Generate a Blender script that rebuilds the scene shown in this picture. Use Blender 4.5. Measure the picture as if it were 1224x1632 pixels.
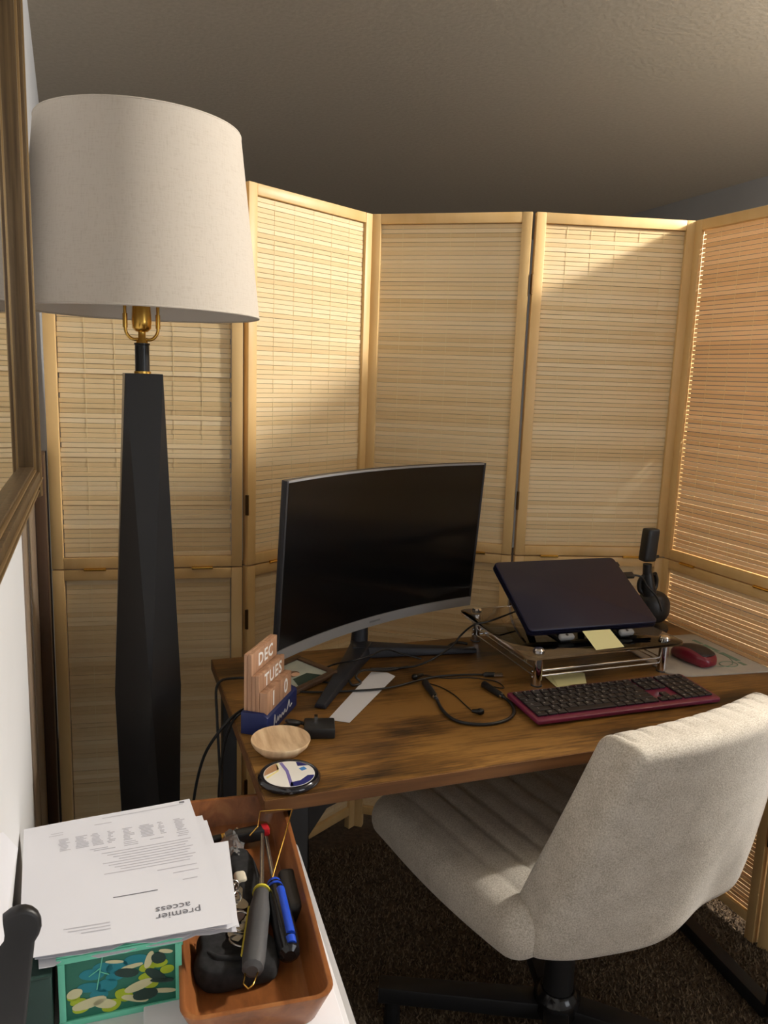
import bpy, bmesh, math, random
import numpy as np
from mathutils import Vector, Matrix, Euler
random.seed(4); rng = np.random.default_rng(4)
S = bpy.context.scene
for o in list(bpy.data.objects): bpy.data.objects.remove(o)
COL = S.collection
R = math.radians
# ------------------------------------------------------------------ camera (fitted: f in px of the 1224x1632 frame)
FPX, YAW, PITCH, ROLL, HC = 1244.6, R(19.976), R(9.925), R(2.003), 1.3737
fw = np.array([math.sin(YAW)*math.cos(PITCH), math.cos(YAW)*math.cos(PITCH), -math.sin(PITCH)])
r0 = np.array([math.cos(YAW), -math.sin(YAW), 0.0]); u0 = np.cross(r0, fw)
cr = math.cos(ROLL)*r0 + math.sin(ROLL)*u0; cu = -math.sin(ROLL)*r0 + math.cos(ROLL)*u0
cam = bpy.data.cameras.new('camera'); camo = bpy.data.objects.new('camera', cam); COL.objects.link(camo)
cam.sensor_fit = 'VERTICAL'; cam.sensor_height = 36.0; cam.lens = FPX/1632*36; cam.clip_start = 0.02
mw = Matrix(((cr[0], cu[0], -fw[0], 0), (cr[1], cu[1], -fw[1], 0), (cr[2], cu[2], -fw[2], HC), (0, 0, 0, 1)))
camo.matrix_world = mw; S.camera = camo
def Z(x, y, z):                       # pixel -> point at height z
    d = fw + cr*(x-612)/FPX - cu*(y-816)/FPX
    return Vector((d*(z-HC)/d[2] + np.array([0, 0, HC])).tolist())
# ------------------------------------------------------------------ world, light, exposure
W = bpy.data.worlds.new('world'); S.world = W; W.use_nodes = True
W.node_tree.nodes['Background'].inputs[0].default_value = (.55, .62, .75, 1)
W.node_tree.nodes['Background'].inputs[1].default_value = 0.05
LPOS = (2.48, .82, 2.29)
ld = bpy.data.lights.new('ceiling_bulb', 'POINT'); ld.energy = 200; ld.color = (1.0, .955, .885); ld.shadow_soft_size = .07
lo = bpy.data.objects.new('ceiling_bulb', ld); lo.location = LPOS; COL.objects.link(lo)
wd = bpy.data.lights.new('camera_side_fill', 'AREA'); wd.shape = 'RECTANGLE'; wd.size = 1.5; wd.size_y = 1.2; wd.energy = 24; wd.color = (.90, .95, 1.0)  # soft cool fill added behind the camera, no known source there
wo = bpy.data.objects.new('camera_side_fill', wd); wo.location = (2.35, -2.15, 1.45); wo.rotation_euler = (R(90), 0, R(180)); COL.objects.link(wo)
S.view_settings.view_transform = 'Standard'; S.view_settings.look = 'None'; S.view_settings.gamma = 1.0
S.view_settings.use_curve_mapping = False
S.view_settings.exposure = 0.36
# ------------------------------------------------------------------ helpers
def lin(c):
    c = [x/255 for x in c]; return tuple(x/12.92 if x <= .04045 else ((x+.055)/1.055)**2.4 for x in c)
MATS = {}
def mat(name, col, rough=.5, metal=0, spec=.5, trans=0, alpha=1, ior=1.45, coat=0, sheen=0):
    m = bpy.data.materials.new(name); m.use_nodes = True; b = m.node_tree.nodes['Principled BSDF']
    b.inputs['Base Color'].default_value = (*col, 1); b.inputs['Roughness'].default_value = rough
    b.inputs['Metallic'].default_value = metal; b.inputs['Specular IOR Level'].default_value = spec
    b.inputs['Transmission Weight'].default_value = trans; b.inputs['IOR'].default_value = ior
    b.inputs['Coat Weight'].default_value = coat; b.inputs['Sheen Weight'].default_value = sheen
    MATS[name] = m; return m
class N:                               # tiny node helper
    def __init__(s, m): s.m = m; s.t = m.node_tree; s.b = s.t.nodes['Principled BSDF']
    def n(s, ty, **kw):
        x = s.t.nodes.new(ty)
        for k, v in kw.items():
            if k in x.inputs: x.inputs[k].default_value = v
            else: setattr(x, k, v)
        return x
    def l(s, a, b): s.t.links.new(a, b)
    def coords(s, scale=(1, 1, 1), kind='Object', rot=(0, 0, 0)):
        c = s.n('ShaderNodeTexCoord'); mp = s.n('ShaderNodeMapping'); mp.inputs['Scale'].default_value = scale
        mp.inputs['Rotation'].default_value = rot
        s.l(c.outputs[kind], mp.inputs[0]); return mp.outputs[0]
    def ramp(s, fac, stops):
        r_ = s.n('ShaderNodeValToRGB'); e = r_.color_ramp.elements
        while len(e) < len(stops): e.new(.5)
        for k, (p, c) in enumerate(stops): e[k].position = p; e[k].color = (*c, 1)
        s.l(fac, r_.inputs[0]); return r_.outputs[0]
    def bump(s, h, strength, dist=.002):
        b = s.n('ShaderNodeBump'); b.inputs['Strength'].default_value = strength; b.inputs['Distance'].default_value = dist
        s.l(h, b.inputs['Height']); s.l(b.outputs[0], s.b.inputs['Normal'])
    def noise(s, vec, scale, detail=4, rough=.5, dist=0):
        x = s.n('ShaderNodeTexNoise'); x.inputs['Scale'].default_value = scale; x.inputs['Detail'].default_value = detail
        x.inputs['Roughness'].default_value = rough; x.inputs['Distortion'].default_value = dist
        s.l(vec, x.inputs['Vector']); return x.outputs[0]
def noisy(name, c0, c1, scale, rough=.6, kind='Object', stretch=(1, 1, 1), bump=0, bdist=.001, detail=4, **kw):
    m = mat(name, c0, rough, **kw); q = N(m); v = q.coords(stretch, kind); h = q.noise(v, scale, detail)
    q.l(q.ramp(h, [(.3, c0), (.7, c1)]), q.b.inputs['Base Color'])
    if bump: q.bump(h, bump, bdist)
    return m
class G:                               # geometry collector: several shapes -> ONE mesh
    def __init__(s): s.V = []; s.F = []
    def add(s, V, F, mtx=None):
        k = len(s.V)
        s.V += [tuple(mtx @ Vector(v)) if mtx is not None else tuple(v) for v in V]
        s.F += [tuple(i+k for i in f) for f in F]; return s
    def box(s, c, d, rot=None, mtx=None):
        x, y, z = (a/2 for a in d)
        V = [Vector((i*x, j*y, k*z)) for k in (-1, 1) for j in (-1, 1) for i in (-1, 1)]
        if rot is not None: e = Euler(rot).to_matrix(); V = [e @ v for v in V]
        V = [v+Vector(c) for v in V]
        return s.add(V, [(0, 2, 3, 1), (4, 5, 7, 6), (0, 1, 5, 4), (2, 6, 7, 3), (0, 4, 6, 2), (1, 3, 7, 5)], mtx)
    def prism(s, poly, z0, z1, mtx=None):
        n = len(poly); V = [(x, y, z0) for x, y in poly]+[(x, y, z1) for x, y in poly]
        F = [tuple(range(n-1, -1, -1)), tuple(range(n, 2*n))]+[(i, (i+1) % n, n+(i+1) % n, n+i) for i in range(n)]
        return s.add(V, F, mtx)
    def lathe(s, prof, n=32, mtx=None, closed=False):
        V = []; F = []; k = len(prof)
        for i in range(n):
            a = 2*math.pi*i/n
            V += [(r_*math.cos(a), r_*math.sin(a), z) for r_, z in prof]
        for i in range(n):
            j = (i+1) % n
            for q in range(k if closed else k-1):
                F.append((i*k+q, j*k+q, j*k+(q+1) % k, i*k+(q+1) % k))
        if not closed:
            F.append(tuple(i*k for i in range(n-1, -1, -1))); F.append(tuple(i*k+k-1 for i in range(n)))
        return s.add(V, F, mtx)
    def tube(s, pts, r_, n=8, smooth=0, closed=False):
        P = [Vector(p) for p in pts]
        if smooth: P = catmull(P, smooth, closed)
        m = len(P); rr = r_ if isinstance(r_, (list, tuple)) else [r_]*m
        if len(rr) != m: rr = list(np.interp(np.linspace(0, 1, m), np.linspace(0, 1, len(rr)), rr))
        V = []; F = []; up = None
        for i in range(m):
            a = P[i-1] if (i > 0 or closed) else P[i]; b = P[(i+1) % m] if (i < m-1 or closed) else P[i]
            t = (b-a).normalized() if (b-a).length > 1e-9 else Vector((0, 0, 1))
            if up is None: up = t.orthogonal().normalized()
            up = (up - t*up.dot(t)); up = up.normalized() if up.length > 1e-6 else t.orthogonal().normalized()
            w = t.cross(up)
            V += [P[i]+(up*math.cos(2*math.pi*k/n)+w*math.sin(2*math.pi*k/n))*rr[i] for k in range(n)]
        for i in range(m if closed else m-1):
            j = (i+1) % m
            F += [(i*n+k, i*n+(k+1) % n, j*n+(k+1) % n, j*n+k) for k in range(n)]
        if not closed: F.append(tuple(range(n-1, -1, -1))); F.append(tuple((m-1)*n+k for k in range(n)))
        return s.add(V, F)
    def cyl(s, a, b, r_, r2=None, n=20):
        return s.tube([a, b], [r_, r2 if r2 is not None else r_], n)
    def block(s, d, rad, nn=(12, 12, 8), warp=None, k=0.0, mtx=None):   # rounded block; warp(x,y,z)->point
        V = []; F = []; idx = {}
        hx, hy, hz = (a/2 for a in d)
        def g(n): t = np.linspace(-1, 1, n+1); return np.sign(t)*(1-(1-abs(t))**1.6)
        gx, gy, gz = g(nn[0]), g(nn[1]), g(nn[2])
        def vid(i, j, l):
            key = (i, j, l)
            if key in idx: return idx[key]
            p = Vector((gx[i]*hx, gy[j]*hy, gz[l]*hz))
            q = Vector((max(-hx+rad, min(hx-rad, p.x)), max(-hy+rad, min(hy-rad, p.y)), max(-hz+rad, min(hz-rad, p.z))))
            e = p-q
            if e.length > 1e-9: p = q+e.normalized()*rad*min(1, max(abs(e.x), abs(e.y), abs(e.z))/rad)
            if k: u, v = p.x/hx, p.y/hy; p = Vector((hx*u*math.sqrt(1-k*v*v/2), hy*v*math.sqrt(1-k*u*u/2), p.z))
            if warp: p = Vector(warp(*p))
            idx[key] = len(V); V.append(p); return idx[key]
        a, b, c = nn
        for i in range(a):
            for j in range(b):
                F.append((vid(i, j, 0), vid(i, j+1, 0), vid(i+1, j+1, 0), vid(i+1, j, 0)))
                F.append((vid(i, j, c), vid(i+1, j, c), vid(i+1, j+1, c), vid(i, j+1, c)))
        for i in range(a):
            for l in range(c):
                F.append((vid(i, 0, l), vid(i+1, 0, l), vid(i+1, 0, l+1), vid(i, 0, l+1)))
                F.append((vid(i, b, l), vid(i, b, l+1), vid(i+1, b, l+1), vid(i+1, b, l)))
        for j in range(b):
            for l in range(c):
                F.append((vid(0, j, l), vid(0, j, l+1), vid(0, j+1, l+1), vid(0, j+1, l)))
                F.append((vid(a, j, l), vid(a, j+1, l), vid(a, j+1, l+1), vid(a, j, l+1)))
        return s.add(V, F, mtx)
    def mesh(s, name, bevel=0, seg=2):
        me = bpy.data.meshes.new(name); me.from_pydata([tuple(v) for v in s.V], [], s.F)
        bm = bmesh.new(); bm.from_mesh(me); bmesh.ops.recalc_face_normals(bm, faces=bm.faces)
        if bevel:
            ed = [e for e in bm.edges if len(e.link_faces) == 2 and e.calc_face_angle(0) > R(35)]
            bmesh.ops.bevel(bm, geom=ed, offset=bevel, segments=seg, affect='EDGES', profile=.5)
        bm.to_mesh(me); bm.free(); return me
    def obj(s, name, m, parent=None, bevel=0, smooth=None, seg=2):
        return link(name, s.mesh(name, bevel, seg), m, parent, smooth if smooth is not None else (40 if bevel else 0))
def link(name, me, m, parent=None, smooth=0):
    if m is not None and not me.materials: me.materials.append(m)
    if smooth:
        me.shade_smooth()
        if smooth < 180: me.set_sharp_from_angle(angle=R(smooth))
    o = bpy.data.objects.new(name, me); COL.objects.link(o)
    if parent is not None: o.parent = parent
    return o
def catmull(P, k, closed=False):
    out = []; n = len(P)
    for i in range(n if closed else n-1):
        p0 = P[i-1] if (i > 0 or closed) else P[0]; p1 = P[i]; p2 = P[(i+1) % n]; p3 = P[(i+2) % n] if (i+2 < n or closed) else P[-1]
        for j in range(k):
            t = j/k
            out.append(.5*((2*p1)+(p2-p0)*t+(2*p0-5*p1+4*p2-p3)*t*t+(3*p1-p0-3*p2+p3)*t**3))
    if not closed: out.append(P[-1])
    return out
def tag(o, label, cat=None, group=None):
    o['label'] = label
    if cat: o['category'] = cat
    if group: o['group'] = group
    return o
def thing(name, label, cat, loc=(0, 0, 0), rotz=0, group=None):
    o = bpy.data.objects.new(name, None); COL.objects.link(o); o.location = loc; o.rotation_euler = (0, 0, rotz)
    o.empty_display_size = .05
    return tag(o, label, cat, group)
def struct(o): o['kind'] = 'structure'; return o
def rrect(w, d, r_, n=6, cx=0, cy=0):
    P = []
    for sx, sy, a0 in ((1, 1, 0), (-1, 1, 90), (-1, -1, 180), (1, -1, 270)):
        for i in range(n+1):
            a = R(a0+90*i/n); P.append((cx+sx*(w/2-r_)+r_*math.cos(a), cy+sy*(d/2-r_)+r_*math.sin(a)))
    return P
def textg(body, size, mtx, g, spacing=1.0, bold=0):
    cu_ = bpy.data.curves.new('t', 'FONT'); cu_.body = body; cu_.size = size; cu_.align_x = 'CENTER'; cu_.align_y = 'CENTER'
    cu_.resolution_u = 2; cu_.offset = bold; cu_.space_character = spacing
    to = bpy.data.objects.new('t', cu_); me = bpy.data.meshes.new_from_object(to)
    g.add([v.co for v in me.vertices], [tuple(p.vertices) for p in me.polygons], mtx)
    bpy.data.objects.remove(to); bpy.data.curves.remove(cu_); bpy.data.meshes.remove(me)
def frame_m(o, x, y):                  # matrix from origin + x,y axes
    x = Vector(x).normalized(); z = x.cross(Vector(y)).normalized(); y = z.cross(x)
    m = Matrix((x, y, z)).transposed().to_4x4(); m.translation = Vector(o); return m
# ------------------------------------------------------------------ materials
m_ceil = noisy('ceiling_paint', lin((178, 168, 151)), lin((188, 178, 161)), 60, .9, bump=.22, bdist=.004, detail=6)
m_wall = noisy('white_wall_paint', lin((202, 203, 205)), lin((207, 208, 211)), 3, .75, bump=.05)
m_wall2 = noisy('dimmed_wall_paint', lin((116, 113, 110)), lin((122, 119, 116)), 3, .8, bump=.05)  # unlit look of the right and back walls put into the colour
m_carpet = noisy('brown_carpet', lin((62, 50, 38)), lin((92, 76, 60)), 90, .95, bump=.8, bdist=.006, detail=6)
m_pile = mat('carpet_pile', lin((84, 70, 54)), .95)
q = N(m_pile); gi = q.n('ShaderNodeNewGeometry')
q.l(q.ramp(gi.outputs['Random Per Island'], [(0, lin((58, 46, 36))), (.5, lin((96, 80, 62))), (1, lin((138, 119, 95)))]), q.b.inputs['Base Color'])
# bamboo slats: colour by object and by island, translucent
def bamboo(name, cols, trans):
    m = mat(name, cols[1], .55, spec=.3); q = N(m)
    oi = q.n('ShaderNodeObjectInfo'); gi = q.n('ShaderNodeNewGeometry')
    ad = q.n('ShaderNodeMath', operation='ADD'); q.l(oi.outputs['Random'], ad.inputs[0]); q.l(gi.outputs['Random Per Island'], ad.inputs[1])
    fr = q.n('ShaderNodeMath', operation='FRACT'); q.l(ad.outputs[0], fr.inputs[0])
    v = q.coords((6, 60, 200)); h = q.noise(v, 4, 3)
    mx = q.n('ShaderNodeMath', operation='MULTIPLY_ADD'); q.l(h, mx.inputs[0]); mx.inputs[1].default_value = .5
    sb = q.n('ShaderNodeMath', operation='MULTIPLY_ADD'); q.l(fr.outputs[0], sb.inputs[0]); sb.inputs[1].default_value = .6; sb.inputs[2].default_value = -.05
    q.l(sb.outputs[0], mx.inputs[2])
    col = q.ramp(mx.outputs[0], [(0.05, cols[0]), (.45, cols[1]), (.95, cols[2])])
    q.l(col, q.b.inputs['Base Color'])
    tr = q.n('ShaderNodeBsdfTranslucent'); ms = q.n('ShaderNodeMixShader'); ms.inputs[0].default_value = trans
    hs = q.n('ShaderNodeMix', data_type='RGBA', blend_type='MULTIPLY'); hs.inputs[0].default_value = 1
    q.l(col, hs.inputs[6]); hs.inputs[7].default_value = (1, .73, .52, 1); q.l(hs.outputs[2], tr.inputs[0])
    out = q.t.nodes['Material Output']; q.l(q.b.outputs[0], ms.inputs[1]); q.l(tr.outputs[0], ms.inputs[2]); q.l(ms.outputs[0], out.inputs[0])
    return m
m_slat = bamboo('bamboo_slat', [lin((228, 200, 148)), lin((240, 217, 170)), lin((249, 233, 196))], .2)
m_frame = noisy('pine_frame', lin((226, 192, 136)), lin((212, 174, 114)), 5, .42, stretch=(3, 3, .6), detail=5)
m_thread = mat('pale_thread', lin((240, 220, 172)), .8)
m_brass = mat('brass', lin((214, 170, 84)), .25, 1)
m_dkbrass = mat('dark_bronze_hinge', lin((92, 68, 38)), .4, .8)
m_desk = mat('rustic_wood', (.1, .05, .02), .42, spec=.35); q = N(m_desk)
v = q.coords((1.6, 9, 9)); h1 = q.noise(v, 3.2, 8, .62, .6); v2 = q.coords((1.2, 3.2, 3)); h2 = q.noise(v2, 2.6, 5, .6)
v3 = q.coords((5, 90, 60)); h3 = q.noise(v3, 2, 6, .65)
mm = q.n('ShaderNodeMath', operation='MULTIPLY_ADD'); q.l(h2, mm.inputs[0]); mm.inputs[1].default_value = 1.0
mm2 = q.n('ShaderNodeMath', operation='MULTIPLY_ADD'); q.l(h1, mm2.inputs[0]); mm2.inputs[1].default_value = .55; mm2.inputs[2].default_value = -.37
q.l(mm2.outputs[0], mm.inputs[2])
mm3 = q.n('ShaderNodeMath', operation='MULTIPLY_ADD'); q.l(h3, mm3.inputs[0]); mm3.inputs[1].default_value = .5; q.l(mm.outputs[0], mm3.inputs[2])
q.l(q.ramp(mm3.outputs[0], [(.40, lin((25, 16, 9))), (.50, lin((60, 40, 18))), (.61, lin((98, 67, 29))), (.76, lin((136, 98, 48)))]), q.b.inputs['Base Color'])
q.bump(h3, .12)
m_deskedge = noisy('desk_edge_band', lin((118, 80, 46)), lin((86, 56, 32)), 3, .5, stretch=(2, 30, 30))
m_blackmetal = mat('black_metal', (.012, .012, .013), .45)
m_black = mat('black_plastic', (.014, .014, .015), .4)
m_blackgloss = mat('black_gloss', (.008, .008, .009), .12)
m_rubber = mat('black_rubber', (.012, .012, .013), .42)
m_lamp = mat('black_lacquer', (.016, .016, .017), .28, spec=.35)
m_shade = mat('linen_shade', lin((226, 216, 202)), .85); q = N(m_shade)
v = q.coords((420, 420, 60)); h = q.noise(v, 1, 3); v2 = q.coords((60, 60, 700)); h2 = q.noise(v2, 1, 3)
ad = q.n('ShaderNodeMath', operation='ADD'); q.l(h, ad.inputs[0]); q.l(h2, ad.inputs[1])
q.l(q.ramp(ad.outputs[0], [(.7, lin((190, 180, 167))), (1.3, lin((199, 190, 178)))]), q.b.inputs['Base Color']); q.bump(ad.outputs[0], .15, .0006)
m_linerw = mat('shade_liner', lin((214, 208, 200)), .7)
m_fabric = mat('oatmeal_fabric', lin((206, 198, 184)), .9, sheen=.25); q = N(m_fabric)
v = q.coords((420, 420, 420)); h = q.noise(v, 1, 2); v2 = q.coords((26, 26, 26)); h2 = q.noise(v2, 1, 4)
wv = q.n('ShaderNodeMath', operation='MULTIPLY_ADD'); q.l(h2, wv.inputs[0]); wv.inputs[1].default_value = .35; q.l(h, wv.inputs[2])
q.l(q.ramp(wv.outputs[0], [(.45, lin((158, 149, 135))), (.9, lin((208, 201, 189)))]), q.b.inputs['Base Color']); q.bump(h, .35, .001)
m_screen = mat('dark_display', (.004, .004, .0045), .16, spec=.5)
m_bezel = mat('grey_bezel', lin((140, 140, 142)), .45, .1)
m_shell = mat('monitor_shell', lin((40, 41, 46)), .45)
m_navyblk = mat('stand_gunmetal', lin((38, 40, 48)), .4, .2)
m_laptop = mat('navy_laptop', lin((27, 28, 54)), .4, .3, coat=.15)
m_laptop2 = mat('navy_laptop_body', lin((24, 24, 48)), .35, .4)
m_chrome = mat('chrome', (.75, .75, .76), .08, 1)
m_glass = mat('smoked_glass', (.42, .36, .30), .03, trans=1, ior=1.3)
m_sticky = mat('yellow_sticky', lin((238, 234, 178)), .8)
m_white = noisy('white_paper', lin((212, 213, 220)), lin((218, 219, 226)), 4, .8)
m_grey = mat('grey_foam', lin((150, 152, 154)), .7)
m_calink = mat('calendar_white', (.95, .95, .95), .5)
m_kbd = mat('magenta_keyboard', lin((112, 32, 66)), .35, coat=.2)
m_key = mat('black_key', (.018, .014, .017), .5)
m_ink = mat('white_legend', lin((206, 206, 206)), .6)
m_pad = noisy('grey_mousepad', lin((166, 158, 148)), lin((176, 168, 156)), 30, .85)
m_padink = mat('green_print', lin((112, 136, 120)), .8)
m_mouse = mat('mouse_red', lin((120, 26, 44)), .3, coat=.3)
m_mousetop = mat('mouse_top', lin((44, 34, 34)), .45)
m_lightwood = mat('pale_wood', lin((222, 192, 152)), .55); q = N(m_lightwood); v = q.coords((60, 9, 9), rot=(0, 0, .5)); h = q.noise(v, 1.4, 5)
q.l(q.ramp(h, [(.3, lin((196, 160, 122))), (.55, lin((226, 198, 160))), (.75, lin((238, 216, 182)))]), q.b.inputs['Base Color'])
m_calwood = mat('calendar_wood', lin((196, 156, 122)), .6); q = N(m_calwood); v = q.coords((90, 90, 6)); h = q.noise(v, 1.3, 4)
q.l(q.ramp(h, [(.3, lin((156, 116, 90))), (.7, lin((198, 158, 128)))]), q.b.inputs['Base Color'])
m_navy = mat('navy_paint', lin((24, 38, 92)), .5)
m_coast = mat('coaster_black', (.01, .01, .014), .12, coat=.5)
m_traywood = mat('acacia_tray', lin((170, 96, 46)), .38, coat=.2); q = N(m_traywood); v = q.coords((10, 3, 10)); h = q.noise(v, 3, 6, .6, .8)
q.l(q.ramp(h, [(.25, lin((96, 54, 26))), (.55, lin((138, 84, 44))), (.8, lin((166, 112, 66)))]), q.b.inputs['Base Color'])
m_tablew = mat('white_table', lin((220, 220, 224)), .4)
m_board = mat('white_board', lin((232, 232, 238)), .3)
m_cloth = noisy('black_cloth', (.008, .008, .009), (.02, .02, .022), 120, .95, bump=.4)
m_gold = noisy('gilt_moulding', lin((70, 54, 38)), lin((112, 92, 64)), 3, .38, stretch=(60, 60, 2), metal=.5)
m_dkwood = noisy('dark_walnut', lin((62, 44, 30)), lin((84, 60, 40)), 6, .45, stretch=(4, 4, .5))
m_taupe = mat('taupe_trim', lin((128, 112, 96)), .35)
m_mirror = mat('picture_glass', (.62, .62, .60), .02, 1)
m_steel = mat('steel', (.55, .55, .55), .25, 1)
m_greyrub = mat('grey_rubber_grip', lin((70, 70, 72)), .6)
m_blue = mat('blue_grip', lin((20, 70, 190)), .35, coat=.3)
m_red = mat('red_tip', lin((176, 32, 40)), .4)
m_yel = mat('yellow_collar', lin((196, 184, 60)), .5)
m_clear = mat('clear_plastic', (.9, .9, .9), .1, trans=.85, ior=1.3)
m_textink = mat('print_grey', lin((186, 186, 194)), .8)
m_textdk = mat('print_dark', lin((110, 110, 118)), .8)
m_green = mat('box_green', lin((42, 112, 92)), .5)
m_mint = mat('box_mint', lin((112, 206, 176)), .45)
m_dkgreen = mat('box_dark_green', lin((36, 60, 54)), .6)
m_teal = mat('leaf_teal', lin((26, 128, 142)), .5)
m_lime = mat('leaf_lime', lin((164, 184, 40)), .5)
m_cream = mat('leaf_cream', lin((206, 202, 160)), .5)
m_emit = mat('bulb_glass', (1, 1, 1), .3)
# ------------------------------------------------------------------ room shell
CEIL = 2.45
def slab(name, c, d, m, rz=0):
    g = G(); g.box((0, 0, 0), d); o = g.obj(name, m); o.location = c; o.rotation_euler = (0, 0, rz); return struct(o)
slab('floor', (1.4, 1.7, -.05), (4.6, 8.2, .1), m_carpet)
slab('ceiling', (1.4, 1.7, CEIL+.05), (4.6, 8.2, .1), m_ceil)
WA = math.atan(.0357)                   # the left wall turns 2 degrees away with depth
def wl(y, n=0): return Vector((-.080-.0357*y+n, y, 0))
slab('wall_left', (wl(1.7).x-.05, 1.7, CEIL/2), (.1, 8.2, CEIL), m_wall, WA)
slab('wall_right', (3.30, 1.7, CEIL/2), (.1, 8.2, CEIL), m_wall2)
slab('wall_back', (1.4, 5.65, CEIL/2), (4.6, .1, CEIL), m_wall2)
slab('wall_front', (1.4, -2.25, CEIL/2), (4.6, .1, CEIL), m_wall)
def added_window():  # unseen window frame, added around the fill light
    t = bpy.data.objects.new('added_window_1', None); COL.objects.link(t); t.location = (2.35, -2.2, 1.45); struct(t)
    for c, d in (((0, .02, .63), (1.62, .05, .06)), ((0, .02, -.63), (1.62, .05, .06)), ((-.78, .02, 0), (.06, .05, 1.2)), ((.78, .02, 0), (.06, .05, 1.2))):
        g = G(); g.box(c, d); g.obj('added_window_frame', m_white, t, .003)
added_window()
# carpet pile where the floor is in view
def carpet():
    n = 70000
    x = rng.uniform(.25, 1.75, n); y = rng.uniform(.75, 2.0, n); a = rng.uniform(0, 6.28, n); h = rng.uniform(.005, .011, n); w = rng.uniform(.0015, .003, n)
    tx = rng.normal(0, .004, n); ty = rng.normal(0, .004, n)
    V = np.zeros((n, 4, 3))
    for k in range(3):
        V[:, k, 0] = x+w*np.cos(a+k*2.094); V[:, k, 1] = y+w*np.sin(a+k*2.094)
    V[:, 3, 0] = x+tx; V[:, 3, 1] = y+ty; V[:, 3, 2] = h
    b = np.arange(n)[:, None]*4
    F = np.concatenate([b+np.array([[0, 1, 3]]), b+np.array([[1, 2, 3]]), b+np.array([[2, 0, 3]])])
    me = bpy.data.meshes.new('carpet_pile'); me.from_pydata(V.reshape(-1, 3).tolist(), [], F.tolist())
    o = link('carpet_pile', me, m_pile); o['kind'] = 'stuff'; tag(o, 'dark brown cut pile carpet under the desk and chair', 'carpet')
carpet()
# left wall: casing strip and dark board
g = G(); 
for y0, y1, t in ((1.37, 1.50, .004), (1.50, 1.53, .008), (1.53, 1.80, .004)): g.box((0, (y0+y1)/2, .62), (t, y1-y0, 1.24))
o = g.obj('trim_1', m_taupe, bevel=.001); o.location = (wl(0).x+.001, 0, 0); o.rotation_euler = (0, 0, WA); struct(o)
t = thing('wall_board', 'dark walnut board standing between white wall and bamboo screen', 'board', (wl(1.86).x+.014, 1.86, 0), WA)
g = G(); g.box((0, 0, .59), (.022, .11, 1.18)); g.obj('board', m_dkwood, t, .002)
g = G(); g.box((.0125, .046, .59), (.003, .016, 1.18)); g.obj('edge_strip', m_blackmetal, t)
# framed picture on the left wall
PX = math.radians(.5)
pf = thing('framed_picture', 'large glazed picture in gilt brown moulding on the left wall', 'picture', (-.0975, 1.205, 1.19), PX)
m_gilt = mat('gilt_bead', lin((150, 124, 86)), .35, .7)
def moulding(nm, L, ax, off):            # a carved moulding: dark body with gilt beads along it
    g = G(); h = G()
    for a, b, n_, bead in ((0, .008, .010, 0), (.008, .011, .015, 1), (.011, .021, .013, 0), (.021, .024, .018, 1), (.024, .036, .016, 0), (.036, .039, .012, 1), (.039, .044, .009, 0)):
        c = (a+b)/2; q_ = h if bead else g
        if ax == 'v': q_.box((n_/2-.008, -c, L/2), (n_+.012, b-a-.0004, L))
        else: q_.box((n_/2-.008, -L/2, c), (n_+.012, L, b-a-.0004))
    o = g.obj(nm, m_gold, pf, .001); o.location = off; h.obj('gilt_bead', m_gilt, o, .001)
for nm, ax, L, off in (('frame_side', 'v', 1.0, (0, 0, 0)), ('frame_bottom', 'h', .95, (0, 0, 0)), ('frame_top', 'h', .95, (0, 0, .956)), ('frame_side', 'v', 1.0, (0, -.906, 0))): moulding(nm, L, ax, off)
g = G(); g.box((-.010, -.475, .5), (.004, .94, .99)); g.obj('backing', m_dkwood, pf)
g = G(); g.box((-.004, -.475, .5), (.003, .87, .92)); g.obj('glass', m_mirror, pf)
# ceiling light (out of frame): canopy, stem; the bulb is the point light
cl = thing('ceiling_light', 'small ceiling light with bare bulb above the right side', 'light', (LPOS[0], LPOS[1], CEIL))
g = G(); g.lathe([(.001, 0), (.07, 0), (.07, -.01), (.03, -.03), (.02, -.06), (.001, -.06)], 24); g.obj('canopy', m_white, cl, smooth=40)
# ------------------------------------------------------------------ folding screen
P = [(-.1232, 1.9464), (.3209, 1.8886), (.6998, 2.1069), (1.0617, 1.8647), (1.4850, 1.7569), (1.5110, 1.3125), (1.73, .93)]
SH, FOLD, ST, TH = 1.80, .896, .026, .020
scr = thing('folding_screen', 'tall folding bamboo screen with pine frames and woven slats around the desk', 'folding screen')
NS = 75
def slat_mesh(w, h):
    g = G(); g.box((0, 0, 0), (w, .0022, h)); return g.mesh('slat', .0007, 1)
stuff = G(); sw = .44-.010-2*ST+.006; sh = .01075
slat_me = slat_mesh(sw, sh); slat_me.materials.append(m_slat)
hin = G(); hin.box((0, 0, 0), (.05, .004, .007)); hin.cyl((-.025, -.003, 0), (.025, -.003, 0), .0025, n=8); hin_me = hin.mesh('hinge'); hin_me.materials.append(m_brass)
vh = G(); vh.box((0, 0, 0), (.007, .004, .05)); vh.cyl((0, -.003, -.025), (0, -.003, .025), .0028, n=8); vh_me = vh.mesh('hinge'); vh_me.materials.append(m_dkbrass)
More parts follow.
